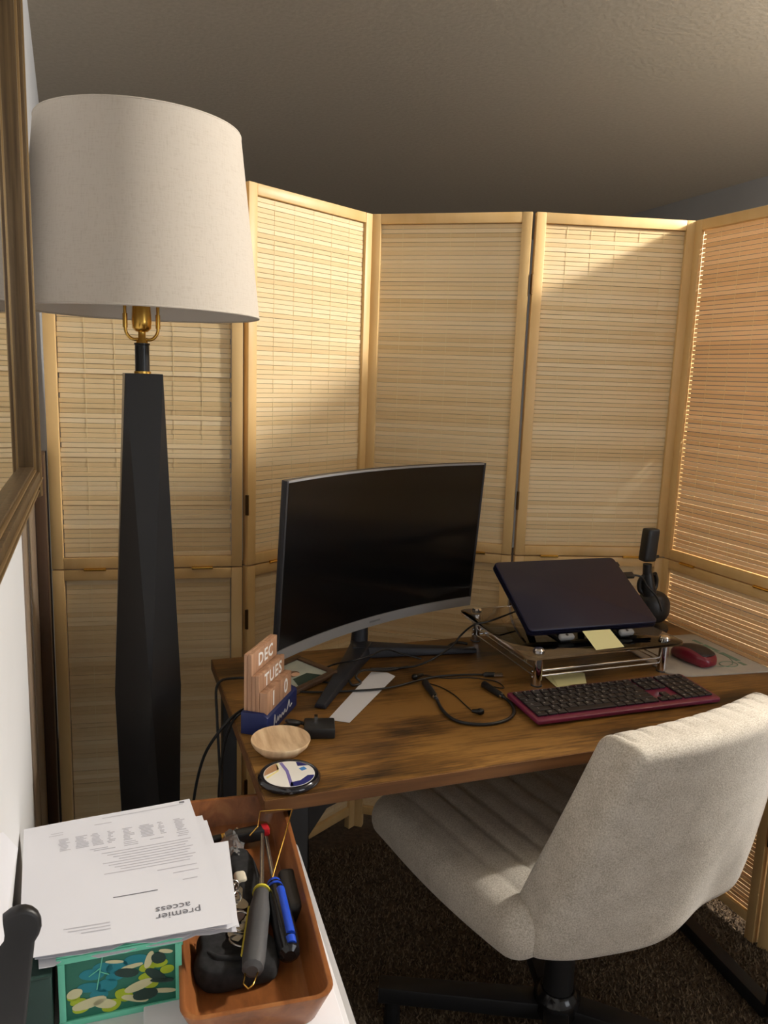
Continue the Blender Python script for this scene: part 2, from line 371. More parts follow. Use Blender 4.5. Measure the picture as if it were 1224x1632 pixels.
for i in range(6):
    a = Vector((*P[i], 0)); b = Vector((*P[i+1], 0)); d = (b-a); L = d.length; rz = math.atan2(d.y, d.x)
    for half in (0, 1):
        z0, z1 = (FOLD+.0015, SH) if half else (0, FOLD-.0015)
        zr = z0 if half else .045
        g = G(); x0, x1 = .004, L-.004
        g.box((x0+ST/2, 0, (z0+z1)/2), (ST, TH, z1-z0)); g.box((x1-ST/2, 0, (z0+z1)/2), (ST, TH, z1-z0))
        g.box(((x0+x1)/2, 0, z1-ST/2), (x1-x0-2*ST, TH-.001, ST)); g.box(((x0+x1)/2, 0, zr+ST/2), (x1-x0-2*ST, TH-.001, ST))
        fr = g.obj('panel', m_frame, scr, .0015); fr.location = a; fr.rotation_euler = (0, 0, rz)
        lo_, hi_ = zr+ST+.001, z1-ST-.001
        n = NS if half else int((hi_-lo_)/.0113); pit = (hi_-lo_)/n
        for k in range(n):
            zc = lo_+pit*(k+.5); yj = random.gauss(0, .0006); rj = random.gauss(0, .0012); tj = random.gauss(0, .05)
            if half and 0 <= i <= 3:
                o = bpy.data.objects.new('slat', slat_me); COL.objects.link(o); o.parent = fr
                o.location = (L/2+random.gauss(0, .0008), yj, zc); o.rotation_euler = (tj, rj*.6, 0)
            else:
                mt = Matrix.Translation(a) @ Matrix.Rotation(rz, 4, 'Z') @ Matrix.Translation((L/2, yj, zc)) @ Euler((tj, rj*.6, 0)).to_matrix().to_4x4()
                stuff.box((0, 0, 0), (sw-.002, .0022, sh-(.0012 if i == 4 else 0)), mtx=mt)
        g = G()
        for tx in (.03, .09, .155, .22, .285, .35, .41):
            g.box((tx, -.0016, (lo_+hi_)/2), (.0009, .0006, hi_-lo_))
        o = g.obj('stitching', m_thread, fr)
        if half:
            for hx in (.10, L-.10):
                o = bpy.data.objects.new('hinge', hin_me); COL.objects.link(o); o.parent = fr; o.location = (hx, -TH/2-.001, FOLD)
        if i:
            for hz in ((1.05, 1.62) if half else (.3, .76)):
                o = bpy.data.objects.new('hinge', vh_me); COL.objects.link(o); o.parent = fr; o.location = (0.001, -TH/2-.0005, hz)
so = stuff.obj('slats', m_slat, scr); so['kind'] = 'stuff'
# ------------------------------------------------------------------ desk
DX0, DX1, DY0, DY1, DZ = .2109, 1.412, 1.052, 1.6494, .75
dk = thing('desk', 'rustic brown wood desk with black metal legs inside the screen', 'desk', ((DX0+DX1)/2, (DY0+DY1)/2, 0))
hx, hy = (DX1-DX0)/2, (DY1-DY0)/2
g = G(); g.box((0, 0, DZ-.010), (2*hx-.002, 2*hy-.002, .020)); g.obj('desktop', m_desk, dk, .0012)
for nm, c, d in (('front', (0, -hy, DZ-.0112), (2*hx, .002, .0205)), ('back', (0, hy, DZ-.0112), (2*hx, .002, .0205)), ('left', (-hx, 0, DZ-.0112), (.002, 2*hy-.002, .0205)), ('right', (hx, 0, DZ-.0112), (.002, 2*hy-.002, .0205))):
    g = G(); g.box(c, d); g.obj('edge_band', m_deskedge, dk)
for sx in (-1, 1):
    ex = {-1: hx-.061, 1: hx-.030}; ey = {-1: -hy+.05, 1: hy-.05}
    for sy in (-1, 1):
        x, y = sx*ex[sy], ey[sy]
        g = G(); g.box((x, y, (DZ-.022)/2+.01), (.030, .034, DZ-.042)); g.obj('leg', m_blackmetal, dk, .002)
        g = G(); g.prism([(0, 0), (-sx*.11, 0), (-sx*.08, -.016), (-sx*.03, -.035), (0, -.08)], -.004, .004, Matrix.Translation((x-sx*.018, y, DZ-.022)) @ Matrix(((1, 0, 0, 0), (0, 0, 1, 0), (0, 1, 0, 0), (0, 0, 0, 1))))
        g.obj('gusset', m_blackmetal, dk)
        g = G(); g.cyl((x, y, 0), (x, y, .004), .016); g.obj('foot_pad', m_greyrub, dk)
    A = Vector((sx*ex[-1], ey[-1], 0)); B = Vector((sx*ex[1], ey[1], 0)); an = math.atan2((B-A).y, (B-A).x); L_ = (B-A).length
    g = G(); g.box((*((A+B)/2).xy, .022), (L_-.036, .034, .034), rot=(0, 0, an)); g.obj('foot_bar', m_blackmetal, dk, .003)
    g = G(); g.box((*((A+B)/2).xy, DZ-.036), (L_-.036, .034, .028), rot=(0, 0, an)); g.obj('side_rail', m_blackmetal, dk, .002)
g = G(); g.box((0, hy-.05, DZ-.05), (2*hx-.11, .025, .03)); g.obj('back_rail', m_blackmetal, dk)
# ------------------------------------------------------------------ chair
ch = thing('office_chair', 'wide armless oatmeal fabric swivel chair pulled up to the desk', 'chair', (.868, 1.221, 0), R(11.5))
def seatwarp(x, y, z):
    zz = z
    if z > .0:
        f_ = max(0, min(1, z/.03)); e = min(1, max(0, (.285-abs(x))/.05))*min(1, max(0, (.24-abs(y))/.05))
        gr = math.exp(-((((x+.348) % .058)-.029)/.006)**2)
        zz = z+f_*(.010*e-.0075*gr*e)
    zz += -.028*max(0, (y-.10)/.155)**2*(1 if z > 0 else .5)
    return (x, y+.045, zz+.472)
g = G(); g.block((.66, .51, .10), .044, (96, 34, 10), seatwarp, .22); g.obj('seat', m_fabric, ch, smooth=180)
g = G(); g.block((.50, .40, .03), .012, (10, 10, 4), lambda x, y, z: (x, y+.05, z+.412), .4); g.obj('seat_pan', m_black, ch, smooth=60)
BHT = .405
def backwarp(x, y, z):                  # x across, y thickness (front +), z height
    u = (z+BHT/2)/BHT; w = .985-.38*u+.07*u*u
    wob = (.006*math.sin(14*x+3*u)+.005*math.sin(29*x-5*u))*max(0, 1-2.0*u)
    px_ = x*w; py_ = y-.232-.062*u+1.0*px_*px_*(1-.35*u)+wob
    return (px_, py_, z+BHT/2+.438+.012*math.sin(13*px_+1)*max(0, 1-3*u))
def quilt(x, y, z):
    if y > .0:
        gr = math.exp(-((((x+.29) % .058)-.029)/.006)**2)*max(0, min(1, y/.03)); y -= .007*gr
    if z > BHT/2-.05:
        gr = math.exp(-((((x+.29) % .058)-.029)/.005)**2)*max(0, min(1, (z-BHT/2+.05)/.04))*(1 if y > -.01 else 0); z -= .003*gr
    return backwarp(x, y, z)
def backround(x, y, z):
    u_, v_ = x/.30, z/(BHT/2); k = .14
    return quilt(.30*u_*math.sqrt(1-k*v_*v_/2), y, BHT/2*v_*math.sqrt(1-k*u_*u_/2))
g = G(); g.block((.60, .088, BHT), .024, (90, 12, 44), backround); g.obj('backrest', m_fabric, ch, smooth=180)
g = G(); g.cyl((0, 0, .11), (0, 0, .40), .032, .026); g.cyl((0, 0, .24), (0, 0, .40), .020); g.obj('gas_column', m_black, ch, smooth=40)
g = G(); g.box((0, 0, .392), (.20, .16, .02)); g.obj('mechanism', m_black, ch, .003)
g = G(); g.lathe([(.001, .065), (.042, .065), (.05, .085), (.048, .112), (.036, .125), (.001, .125)], 28); g.obj('hub', m_blackgloss, ch, smooth=40)
for az in (144.5, 306.5, 225.5, 63.5):
    a = R(az)
    g = G(); mt = Matrix.Rotation(a, 4, 'Z')
    g.prism([(.03, -.026), (.375, -.02), (.375, .02), (.03, .026)], .062, .100, mt); g.obj('base_leg', m_black, ch, .004)
    g = G(); c = mt @ Vector((.345, 0, 0)); g.cyl((c.x, c.y, 0), (c.x, c.y, .064), .018, .016); g.obj('glide', m_rubber, ch)
# ------------------------------------------------------------------ floor lamp
lp = thing('floor_lamp', 'tall black faceted floor lamp with a cream linen drum shade', 'lamp', (.0690, 1.46, 0), R(2))
def sq(h, z, rot): return [(h*math.cos(R(rot+90*k)), h*math.sin(R(rot+90*k)), z) for k in range(4)]
V = sq(.058, .03, 45)+sq(.060, .775, 0)+sq(.0315*1.414, 1.362, 45)
F = [(3, 2, 1, 0), (8, 9, 10, 11)]
for k in range(4):
    n_ = (k+1) % 4
    F += [(k, n_, 4+n_), (k, 4+n_, 4+k), (4+k, 4+n_, 8+k), (4+n_, 8+n_, 8+k)]
g = G(); g.add(V, F); g.obj('body', m_lamp, lp)
g = G(); g.box((0, 0, .015), (.17, .17, .03)); g.obj('base', m_lamp, lp, .003)
g = G(); g.lathe([(.001, 1.362), (.0145, 1.362), (.0145, 1.366), (.001, 1.366)], 24); g.obj('collar', m_brass, lp)
g = G(); g.lathe([(.001, 1.366), (.0125, 1.366), (.0122, 1.411), (.0135, 1.412), (.0135, 1.4145), (.001, 1.4145)], 24); g.obj('neck', m_lamp, lp, smooth=40)
g = G(); g.lathe([(.001, 1.4145), (.0105, 1.4145), (.009, 1.419), (.0065, 1.422), (.0065, 1.434), (.001, 1.434)], 20); g.obj('stem', m_brass, lp, smooth=40)
g = G(); g.lathe([(.001, 1.433), (.010, 1.434), (.016, 1.440), (.017, 1.452), (.0155, 1.475), (.0145, 1.492), (.001, 1.492)], 24); g.obj('socket', m_brass, lp, smooth=50)
g = G(); g.lathe([(.001, 1.492), (.013, 1.492), (.015, 1.51), (.029, 1.545), (.030, 1.565), (.022, 1.59), (.001, 1.60)], 24); g.obj('bulb', m_linerw, lp, smooth=60)
g = G()
for s_ in (-1, 1):
    g.tube([(0, 0, 1.422), (s_*.016, 0, 1.421), (s_*.026, 0, 1.432), (s_*.0275, 0, 1.450), (s_*.0275, 0, 1.478)], .0028, 8, 4)
    g.cyl((s_*.0275, 0, 1.440), (s_*.0275, 0, 1.464), .0042, n=10)
    g.tube([(s_*.0275, 0, 1.47), (s_*.04, 0, 1.54), (s_*.045, 0, 1.62), (s_*.03, 0, 1.69), (0, 0, 1.722)], .0018, 8, 5)
g.obj('harp', m_brass, lp, smooth=60)
g = G(); RB, RT, ZB, ZT = .199, .166, 1.464, 1.765; SHM = Matrix.Translation((.004, 0, 0))
g.lathe([(RB, ZB), (RT, ZT), (RT-.002, ZT), (RB-.002, ZB)], 96, SHM, closed=True); sho = g.obj('shade', m_shade, lp, smooth=40)
g = G(); g.lathe([(RB-.0022, ZB+.002), (RT-.0022, ZT-.002), (RT-.003, ZT-.002), (RB-.003, ZB+.002)], 96, SHM, closed=True); g.obj('liner', m_linerw, sho, smooth=40)
for zz, rr_ in ((ZB+.001, RB-.001), (ZT-.001, RT-.001)):
    g = G(); g.tube([(rr_*math.cos(6.2832*k/64)+.004, rr_*math.sin(6.2832*k/64), zz) for k in range(64)], .0019, 6, closed=True); g.obj('rim', m_shade, sho, smooth=180)
g = G()
for k in range(3):
    a = 2.094*k+.4; g.cyl((0, 0, 1.724), ((RT-.004)*math.cos(a)+.004, (RT-.004)*math.sin(a), ZT-.008), .0016, n=8)
g.obj('spider', m_brass, lp)
# ------------------------------------------------------------------ monitor
MY = R(26.2); MT = R(4.0); MW, MH, RAD = .615, .364, 1.35
mo = thing('curved_monitor', 'curved black computer monitor with grey lower bezel on the desk', 'monitor', (.592, 1.567, 0), MY)
TL = Matrix.Translation((0, 0, .991)) @ Matrix.Rotation(MT, 4, 'X')
def curv(x): return RAD-math.sqrt(RAD*RAD-x*x)
SAG = curv(MW/2)
def cy(x): return SAG-curv(x)            # +y = away from the viewer at the centre
def sheet(x0, x1, z0, z1, yo, th, n=32):
    V = []; F = []
    for i in range(n+1):
        x = x0+(x1-x0)*i/n
        for z, y in ((z0, yo), (z1, yo), (z1, yo+th), (z0, yo+th)): V.append((x, cy(x)+y, z))
    for i in range(n):
        for k in range(4): F.append((4*i+k, 4*i+4+k, 4*i+4+(k+1) % 4, 4*i+(k+1) % 4))
    F += [(0, 1, 2, 3), (4*n+3, 4*n+2, 4*n+1, 4*n)]
    return V, F
h2_, w2 = MH/2, MW/2
g = G(); g.add(*sheet(-w2, w2, -h2_, h2_, .0025, .014), TL); g.obj('housing', m_shell, mo, .0015)
g = G(); g.add(*sheet(-w2+.006, w2-.006, -h2_+.024, h2_-.005, 0, .0025), TL); g.obj('display', m_screen, mo, smooth=30)
bz = G(); bz.add(*sheet(-w2, w2, -h2_, -h2_+.023, -.001, .0035), TL); bz = bz.obj('lower_bezel', m_bezel, mo, smooth=30)
for a_ in ((-w2, -w2+.005, -h2_+.023, h2_), (w2-.005, w2, -h2_+.023, h2_)):
    g = G(); g.add(*sheet(*a_, -.0005, .003, 2), TL); g.obj('side_bezel', m_shell, mo)
g = G(); g.add(*sheet(-w2+.005, w2-.005, h2_-.004, h2_, -.0005, .003), TL); g.obj('top_bezel', m_bezel, mo, smooth=30)
g = G(); g.box((0, cy(0)-.0012, -h2_+.0115), (.034, .0006, .004), mtx=TL); g.obj('maker_badge', mat('badge_grey', lin((104, 104, 107)), .4), bz)
g = G(); g.block((.40, .04, .24), .018, (10, 4, 8), lambda x, y, z: (x, y+cy(0)+.030, z-.01), mtx=TL); g.obj('back_cover', m_shell, mo, smooth=60)
g = G(); g.tube([(-.02, .075, .764), (-.01, .078, .85), (0, .070, .93)], [.02, .017, .022], 16, 4); g.obj('neck', m_navyblk, mo, smooth=50)
inv = Matrix.Rotation(-MY, 4, 'Z') @ Matrix.Translation((-.592, -1.567, 0))
apex = Vector((.535, 1.597, .751))
for end, nm in (((.372, 1.339, .751), 'foot'), ((.800, 1.548, .751), 'foot')):
    e = Vector(end); d = (e-apex); dn = d.normalized(); s_ = Vector((-dn.y, dn.x, 0))
    P0 = apex-dn*.02
    V = []
    for p_, w_, h_ in ((P0, .032, .026), (apex+d*.5, .019, .016), (e, .012, .009)):
        V += [p_-s_*w_, p_+s_*w_, p_+s_*w_*.75+Vector((0, 0, h_)), p_-s_*w_*.75+Vector((0, 0, h_))]
    F = [(3, 2, 1, 0), (8, 9, 10, 11)]+[(4*a_+k, 4*a_+(k+1) % 4, 4*a_+4+(k+1) % 4, 4*a_+4+k) for a_ in (0, 1) for k in range(4)]
    g = G(); g.add(V, F, inv); g.obj(nm, m_navyblk, mo, .002)
# ------------------------------------------------------------------ riser, laptop stand, laptop
RX0, RX1, RY0, RY1, RZ = .797, 1.190, 1.306, 1.648, .822
rs = thing('monitor_riser', 'smoked glass riser shelf on chrome posts with wire drawer rails', 'riser', ((RX0+RX1)/2, (RY0+RY1)/2, DZ))
ax, ay = (RX1-RX0)/2, (RY1-RY0)/2
g = G(); g.prism(rrect(2*ax, 2*ay, .022), RZ-DZ-.006, RZ-DZ); g.obj('glass_top', m_glass, rs, .0008)
px_, py_ = ax-.038, ay-.028
for sx in (-1, 1):
    for sy in (-1, 1):
        g = G(); g.cyl((sx*px_, sy*py_, .002), (sx*px_, sy*py_, RZ-DZ-.0065), .0105, n=20); po = g.obj('post', m_chrome, rs, smooth=40)
        g = G(); g.lathe([(.001, RZ-DZ+.0005), (.012, RZ-DZ+.0005), (.012, RZ-DZ+.006), (.009, RZ-DZ+.009), (.001, RZ-DZ+.009)], 20, Matrix.Translation((sx*px_, sy*py_, 0))); g.obj('cap', m_chrome, po, smooth=40)
        g = G(); g.cyl((sx*px_, sy*py_, 0), (sx*px_, sy*py_, .0025), .012, n=20); g.obj('foot', m_greyrub, po)
for z_ in (.018, .030):
    for sy in (-1, 1):
        g = G(); g.cyl((-px_-.012, sy*(py_-.004), z_), (px_+.004, sy*(py_-.004), z_), .003, n=10); g.obj('rail', m_chrome, rs, smooth=60)
    for sx in (-1, 1):
        g = G(); g.cyl((sx*(px_-.003+(.006 if z_ < .02 else 0)), -py_, z_), (sx*(px_-.003+(.006 if z_ < .02 else 0)), py_, z_), .0016, n=8); g.obj('rail', m_chrome, rs, smooth=60)
for sx in (-1, 1):
    for k in range(4):
        yy = -py_*.62+k*py_*.41
        g = G(); g.tube([(sx*(px_-.003), yy-.004, .062), (sx*(px_-.003), yy-.004, .028), (sx*(px_-.003), yy+.004, .028), (sx*(px_-.003), yy+.004, .062)], .001, 6); g.obj('wire_loop', m_chrome, rs, smooth=60)
LY, LT = R(-1.975), R(28.2)
ls = thing('laptop_stand', 'black tilted laptop stand with grey padded lips on the glass riser', 'stand', (1.002, 1.385, RZ), LY)
LM = Matrix.Translation((0, 0, .014)) @ Matrix.Rotation(LT, 4, 'X')
for sx in (-1, 1):
    g = G(); g.box((sx*.075, .095, -.006), (.022, .19, .005), mtx=LM); g.obj('rail', m_black, ls, .001)
    g = G(); g.tube([LM @ Vector((sx*.075, 0, -.006)), LM @ Vector((sx*.075, -.010, -.004)), LM @ Vector((sx*.075, -.011, .010))], .0035, 8, 3); g.obj('hook', m_black, ls, smooth=60)
    g = G(); g.block((.036, .014, .012), .005, (6, 4, 4), lambda x, y, z: (x+sx*.075, y-.012, z+.004), mtx=LM); g.obj('pad', m_grey, ls, smooth=60)
    p = LM @ Vector((sx*.075, .17, -.008)); g = G(); g.box((p.x, p.y+.004, p.z/2+.003), (.02, .006, p.z-.006)); g.obj('strut', m_black, ls, .001)
    g = G(); g.box((sx*.075, .085, .003), (.024, .19, .006)); g.obj('base_rail', m_black, ls, .001)
lt = thing('laptop', 'closed navy blue laptop lying tilted on its stand', 'laptop', (1.002, 1.385, RZ+.014), LY)
LM2 = Matrix.Rotation(LT, 4, 'X')
g = G(); g.prism(rrect(.322, .219, .010, cy=.1095), 0.000, .0095, LM2); g.obj('base', m_laptop2, lt, .002)
g = G(); g.prism(rrect(.322, .219, .012, cy=.1095), .0102, .0175, LM2); g.obj('lid', m_laptop, lt, .003, seg=3)
g = G(); g.box((0, .217, .009), (.22, .006, .012), mtx=LM2); g.obj('hinge', m_black, lt, .001)
# plugs on the laptop's right side
pg = thing('usb_plug', 'black plug and lead stuck in the laptop right side', 'plug', (1.002, 1.385, RZ+.014), LY)
g = G(); g.box((.178, .165, .005), (.030, .016, .008), mtx=LM2); g.obj('plug', m_black, pg, .001)
g = G(); g.tube([LM2 @ Vector((.19, .165, .005)), LM2 @ Vector((.215, .16, .002)), LM2 @ Vector((.235, .15, -.02)), (.25, .12, .03), (.245, .09, .004)], .0025, 8, 5); g.obj('lead', m_rubber, pg, smooth=180)
pg2 = thing('dongle', 'small black wireless dongle in the laptop upper right edge', 'dongle', (1.002, 1.385, RZ+.014), LY)
g = G(); g.box((.167, .205, .005), (.014, .012, .006), mtx=LM2); g.obj('shell', m_black, pg2, .001)
# sticky notes
def flat(name, label, cat, pts, m, th=.0004, group=None):
    c = sum((Vector(p) for p in pts), Vector())/len(pts); V = [Vector(p)-c for p in pts]; n = len(V)
    nrm = (V[1]-V[0]).cross(V[2]-V[1]).normalized(); nrm = nrm if nrm.z > 0 else -nrm
    g = G(); g.add(V+[v+nrm*th for v in V], [tuple(range(n)), tuple(range(2*n-1, n-1, -1))]+[(i, (i+1) % n, n+(i+1) % n, n+i) for i in range(n)])
    o = g.obj(name, m); o.location = c; return tag(o, label, cat, group)
a_ = Z(928, 1006, .8465); b_ = Z(972, 1003, .8465); c_ = Z(995, 1031, .8255); d_ = Z(950, 1036, .8255)
flat('sticky_note', 'yellow sticky note stuck under the closed laptop on the riser', 'note', [a_, b_, c_, d_], m_sticky)
for k, (dx, rz) in enumerate(((0, .06), (.012, -.12))):
    pts = [Z(x, y, DZ+.0012+.0009*k) for x, y in ((866, 1075), (920, 1073), (928, 1089), (886, 1096))]
    c = sum(pts, Vector())/4; pts = [c+Matrix.Rotation(rz, 3, 'Z') @ (p-c)+Vector((dx, 0, 0)) for p in pts]
    flat('sticky_note', ('upper' if k else 'lower')+' loose yellow sticky note on the desk behind the keyboard', 'note', pts, m_sticky, .0007, 'sticky notes under the riser')
# ------------------------------------------------------------------ keyboard
kb = thing('keyboard', 'magenta wireless keyboard with black keys on the desk', 'keyboard', (.943, 1.218, DZ), R(-.6))
KW, KD = .418, .125
tilt = Matrix.Rotation(R(2.2), 4, 'X')
g = G(); g.prism(rrect(KW, KD, .008), .006, .0145, tilt); g.obj('case', m_kbd, kb, .0025, seg=3)
for sx in (-1, 1):
    g = G(); g.box((sx*.17, .045, .0045), (.03, .012, .009)); g.obj('foot', m_rubber, kb)
rows = [[1]*1+[1]*12+[1], [1]*13+[1.6], [1.5]+[1]*12+[1.1], [1.75]+[1]*11+[1.85], [2.25]+[1]*10+[2.35], [1.25, 1.1, 1.1, 5.9, 1.1, 1.1, 1.1, 1.95]]
leg = ["EFFFFFFFFFFFFD", "`1234567890-=<", "TQWERTYUIOP[]\\", "CASDFGHJKL;'E", "SZXCVBNM,./S", "CWA AWMC"]
kmesh = {}; lg = G()
def key(x, y, w, d, ch_=None):
    kk = (round(w, 4), round(d, 4))
    if kk not in kmesh:
        gg = G(); gg.box((0, 0, 0), (w-.0022, d-.0022, .004)); kmesh[kk] = gg.mesh('key', .0008, 1); kmesh[kk].materials.append(m_key)
    o = bpy.data.objects.new('key', kmesh[kk]); COL.objects.link(o); o.parent = kb
    o.location = tilt @ Vector((x, y, .0165)); o.rotation_euler = (R(2.2), 0, 0)
    if ch_ and ch_ != ' ':
        mt = tilt @ Matrix.Translation((x-w*.12, y+.0015, .01862)); textg(ch_, .0072, mt, lg)
KP = .0186; X0 = -KW/2+.008; rh = .0172; Y0 = KD/2-.016
for r_, row in enumerate(rows):
    tot = sum(row); sc = 14.6*KP/tot; x = X0
    for k, w in enumerate(row):
        key(x+w*sc/2, Y0-r_*rh, w*sc, rh if r_ else rh*.85, leg[r_][k] if k < len(leg[r_]) else None); x += w*sc
nx = X0+14.6*KP+.004; kp2 = .0172
for r_ in range(3):
    for k in range(3): key(nx+kp2*(k+.5), Y0-r_*rh, kp2, rh if r_ else rh*.85, 'IHPDEN+-*'[r_*3+k])
key(nx+kp2*1.5, Y0-4*rh, kp2, rh, '^')
for k in range(3): key(nx+kp2*(k+.5), Y0-5*rh, kp2, rh, '<v>'[k])
nx2 = nx+3*kp2+.004
for r_ in range(6):
    for k in range(4):
        key(nx2+kp2*(k+.5), Y0-r_*rh, kp2, rh if r_ else rh*.85, ('MOCX', 'N/*-', '789+', '456+', '123E', '00.E')[r_][k])
lo_g = lg.obj('legends', m_ink, kb); lo_g['kind'] = 'stuff'
# ------------------------------------------------------------------ mouse pad and mouse
mp_pts = [(1.150, 1.318), (1.172, 1.293), (1.195, 1.285), (1.392, 1.262), (1.400, 1.272), (1.400, 1.512), (1.392, 1.52), (1.20, 1.53), (1.165, 1.52)]
mp = thing('mouse_pad', 'grey mouse pad with faded green print beside the riser', 'mouse pad', (1.28, 1.39, DZ))
g = G(); g.prism([(x-1.28, y-1.39) for x, y in mp_pts], 0, .004); g.obj('pad', m_pad, mp, .001)
g = G(); 
for (x, y, w, d) in ((.085, .075, .010, .03), (.086, .03, .012, .05), (.086, -.03, .013, .055), (.08, -.075, .010, .02)): g.box((x, y, .0042), (w, d, .0004))
g.tube([(.045+.022*math.cos(t_*.4), -.07+.016*math.sin(t_*.4), .0041) for t_ in range(16)], .0012, 5, closed=True)
g.tube([(.03+.05*math.cos(t_*.4), -.02+.06*math.sin(t_*.4), .0041) for t_ in range(16)], .001, 5, closed=True)
g.obj('print', m_padink, mp)
ms = thing('computer_mouse', 'dark computer mouse with glossy red sides on the grey pad', 'mouse', (1.258, 1.360, DZ+.0045), R(8))
def mw_(x, y, z):
    v_ = y/.055; w_ = 1-.18*max(0, v_)-.1*v_*v_; h_ = 1-.45*(v_+.15)**2
    return (x*w_, y, (z+.018)*(h_ if z > -.017 else 1))
g = G(); g.block((.064, .112, .036), .015, (14, 20, 10), mw_, .5); g.obj('body', m_mouse, ms, smooth=180)
g = G(); g.block((.050, .104, .012), .005, (12, 18, 4), lambda x, y, z: (x*(1-.2*max(0, y/.055)), y*.96, .0375*(1-.45*(y*.96/.055+.15)**2)+z*.4-9*x*x), .5); g.obj('top_shell', m_mousetop, ms, smooth=180)
g = G(); g.cyl((-.003, .036, .0250), (.003, .036, .0250), .0065, n=16); g.obj('wheel', m_rubber, ms)
# ------------------------------------------------------------------ microphone behind the laptop
mc = thing('desk_microphone', 'black desktop microphone on a round stand behind the laptop', 'microphone', (1.315, 1.60, DZ))
g = G(); g.lathe([(.001, 0), (.055, 0), (.057, .004), (.055, .010), (.015, .013), (.001, .013)], 32, Matrix.Translation((0, 0, 0))); g.obj('base', m_black, mc, smooth=40)
g = G(); g.block((.085, .075, .085), .036, (10, 10, 10), lambda x, y, z: (x+.018, y, z+.056)); g.obj('ball', m_rubber, mc, smooth=180)
g = G(); g.tube([(.004, 0, .085), (-.004, 0, .12), (-.008, 0, .150)], [.020, .017, .011], 16, 3); g.obj('neck', m_black, mc, smooth=50)
g = G()
for s_ in (-1, 1): g.tube([(0, 0, .088), (s_*.022, .006, .10), (s_*.026, .006, .125), (s_*.014, 0, .145)], .006, 8, 4)
g.obj('yoke', m_black, mc, smooth=60)
g = G(); g.cyl((-.010, 0, .145), (-.012, 0, .172), .011, n=18); g.obj('swivel', m_black, mc, smooth=40)
g = G(); g.block((.036, .032, .086), .007, (6, 6, 10), lambda x, y, z: (x-.012+z*.06, y, z+.222)); g.obj('capsule', m_black, mc, smooth=60)
g = G(); g.cyl((.004, 0, .187), (.020, 0, .190), .004, n=10); g.obj('knob', m_black, mc, smooth=40)
# ------------------------------------------------------------------ perpetual calendar
a_ = Vector((.219, 1.286, DZ)); fdir = (Vector((.324, 1.382, 0))-Vector((.257, 1.251, 0))).normalized()
ang = math.atan2(fdir.y, fdir.x)
cal = thing('perpetual_calendar', 'wooden block calendar reading DEC TUES 10 in a navy stand', 'calendar', (.2545, 1.250, DZ), ang-R(7))
CL, CDp = .142, .050
g = G(); g.prism([(0, 0), (0, .034), (.010, .040), (CDp, .040), (CDp, 0)], 0, CL, Matrix(((0, 0, 1, 0), (1, 0, 0, 0), (0, 1, 0, 0), (0, 0, 0, 1)))); base_o = g.obj('stand', m_navy, cal, .001)
g = G(); scr_p = [(.016, .006), (.020, .030), (.024, .010), (.030, .012), (.034, .020), (.036, .009), (.044, .018), (.048, .009), (.056, .017), (.060, .009), (.068, .019), (.072, .010), (.080, .014), (.088, .030), (.092, .012), (.102, .016)]
g.tube([(x+.012, -.0005, z*.85+.003) for x, z in scr_p], .0009, 5, 3); g.obj('script_lettering', m_ink, base_o)
for (y0, y1, zt, txt, tz) in ((.042, .048, .142, None, 0), (.034, .0415, .142, 'DEC', .122), (.027, .0335, .104, None, 0), (.019, .0265, .106, 'TUES', .088)):
    g = G(); g.box((.066, (y0+y1)/2, (zt+.03)/2), (.116, y1-y0, zt-.03)); po = g.obj('plaque', m_calwood, cal, .0008)
    if txt: g = G(); textg(txt, .032, frame_m((.070, y0-.0004, tz), (1, 0, 0), (0, 0, 1)), g, 1.15, .0008); g.obj('lettering', m_calink, po)
for (x0, x1, txt) in ((.008, .0655, '1'), (.0665, .124, '0')):
    g = G(); g.box(((x0+x1)/2, .0115, .055), (x1-x0, .014, .042)); po = g.obj('number_block', m_calwood, cal, .0008)
    g = G(); textg(txt, .038, frame_m(((x0+x1)/2, .0041, .056), (1, 0, 0), (0, 0, 1)), g, 1, .0009); g.obj('lettering', m_calink, po)
# ------------------------------------------------------------------ photo frame lying by the calendar
pfm = thing('photo_frame', 'dark brown photo frame lying tilted behind the calendar', 'photo frame', (.364, 1.494, DZ), R(28))
PM = Matrix.Translation((0, 0, .0105)) @ Matrix.Rotation(R(-6), 4, 'Y') @ Matrix.Scale(.74, 4)
for c, d in (((0, .075, 0), (.155, .018, .014)), ((0, -.075, 0), (.155, .018, .014)), ((-.068, 0, 0), (.018, .132, .014)), ((.068, 0, 0), (.018, .132, .014))):
    g = G(); g.box(c, d, mtx=PM); g.obj('frame_side', m_dkwood, pfm, .002)
m_photo = noisy('photo_print', lin((150, 160, 156)), lin((176, 184, 176)), 14, .25)
g = G(); g.box((0, 0, 0), (.122, .134, .004), mtx=PM); pho = g.obj('photo', m_photo, pfm)
m_hair = mat('photo_brown', lin((96, 62, 40)), .4); m_skin = mat('photo_skin', lin((206, 164, 138)), .4)
def disc(cx, cy_, rx, ry, z_, n=18): return [(cx+rx*math.cos(6.2832*k/n), cy_+ry*math.sin(6.2832*k/n)) for k in range(n)]
g = G(); g.prism(disc(-.01, .005, .020, .018, 0), .0021, .0023, PM); g.obj('print', m_hair, pho)
g = G(); g.prism(disc(-.006, -.002, .012, .012, 0), .0023, .0026, PM); g.obj('print', m_skin, pho)
g = G(); g.prism([(-.05, -.066), (.04, -.066), (.02, -.020), (-.03, -.018)], .0021, .0022, PM); g.obj('print', m_dkgreen, pho)
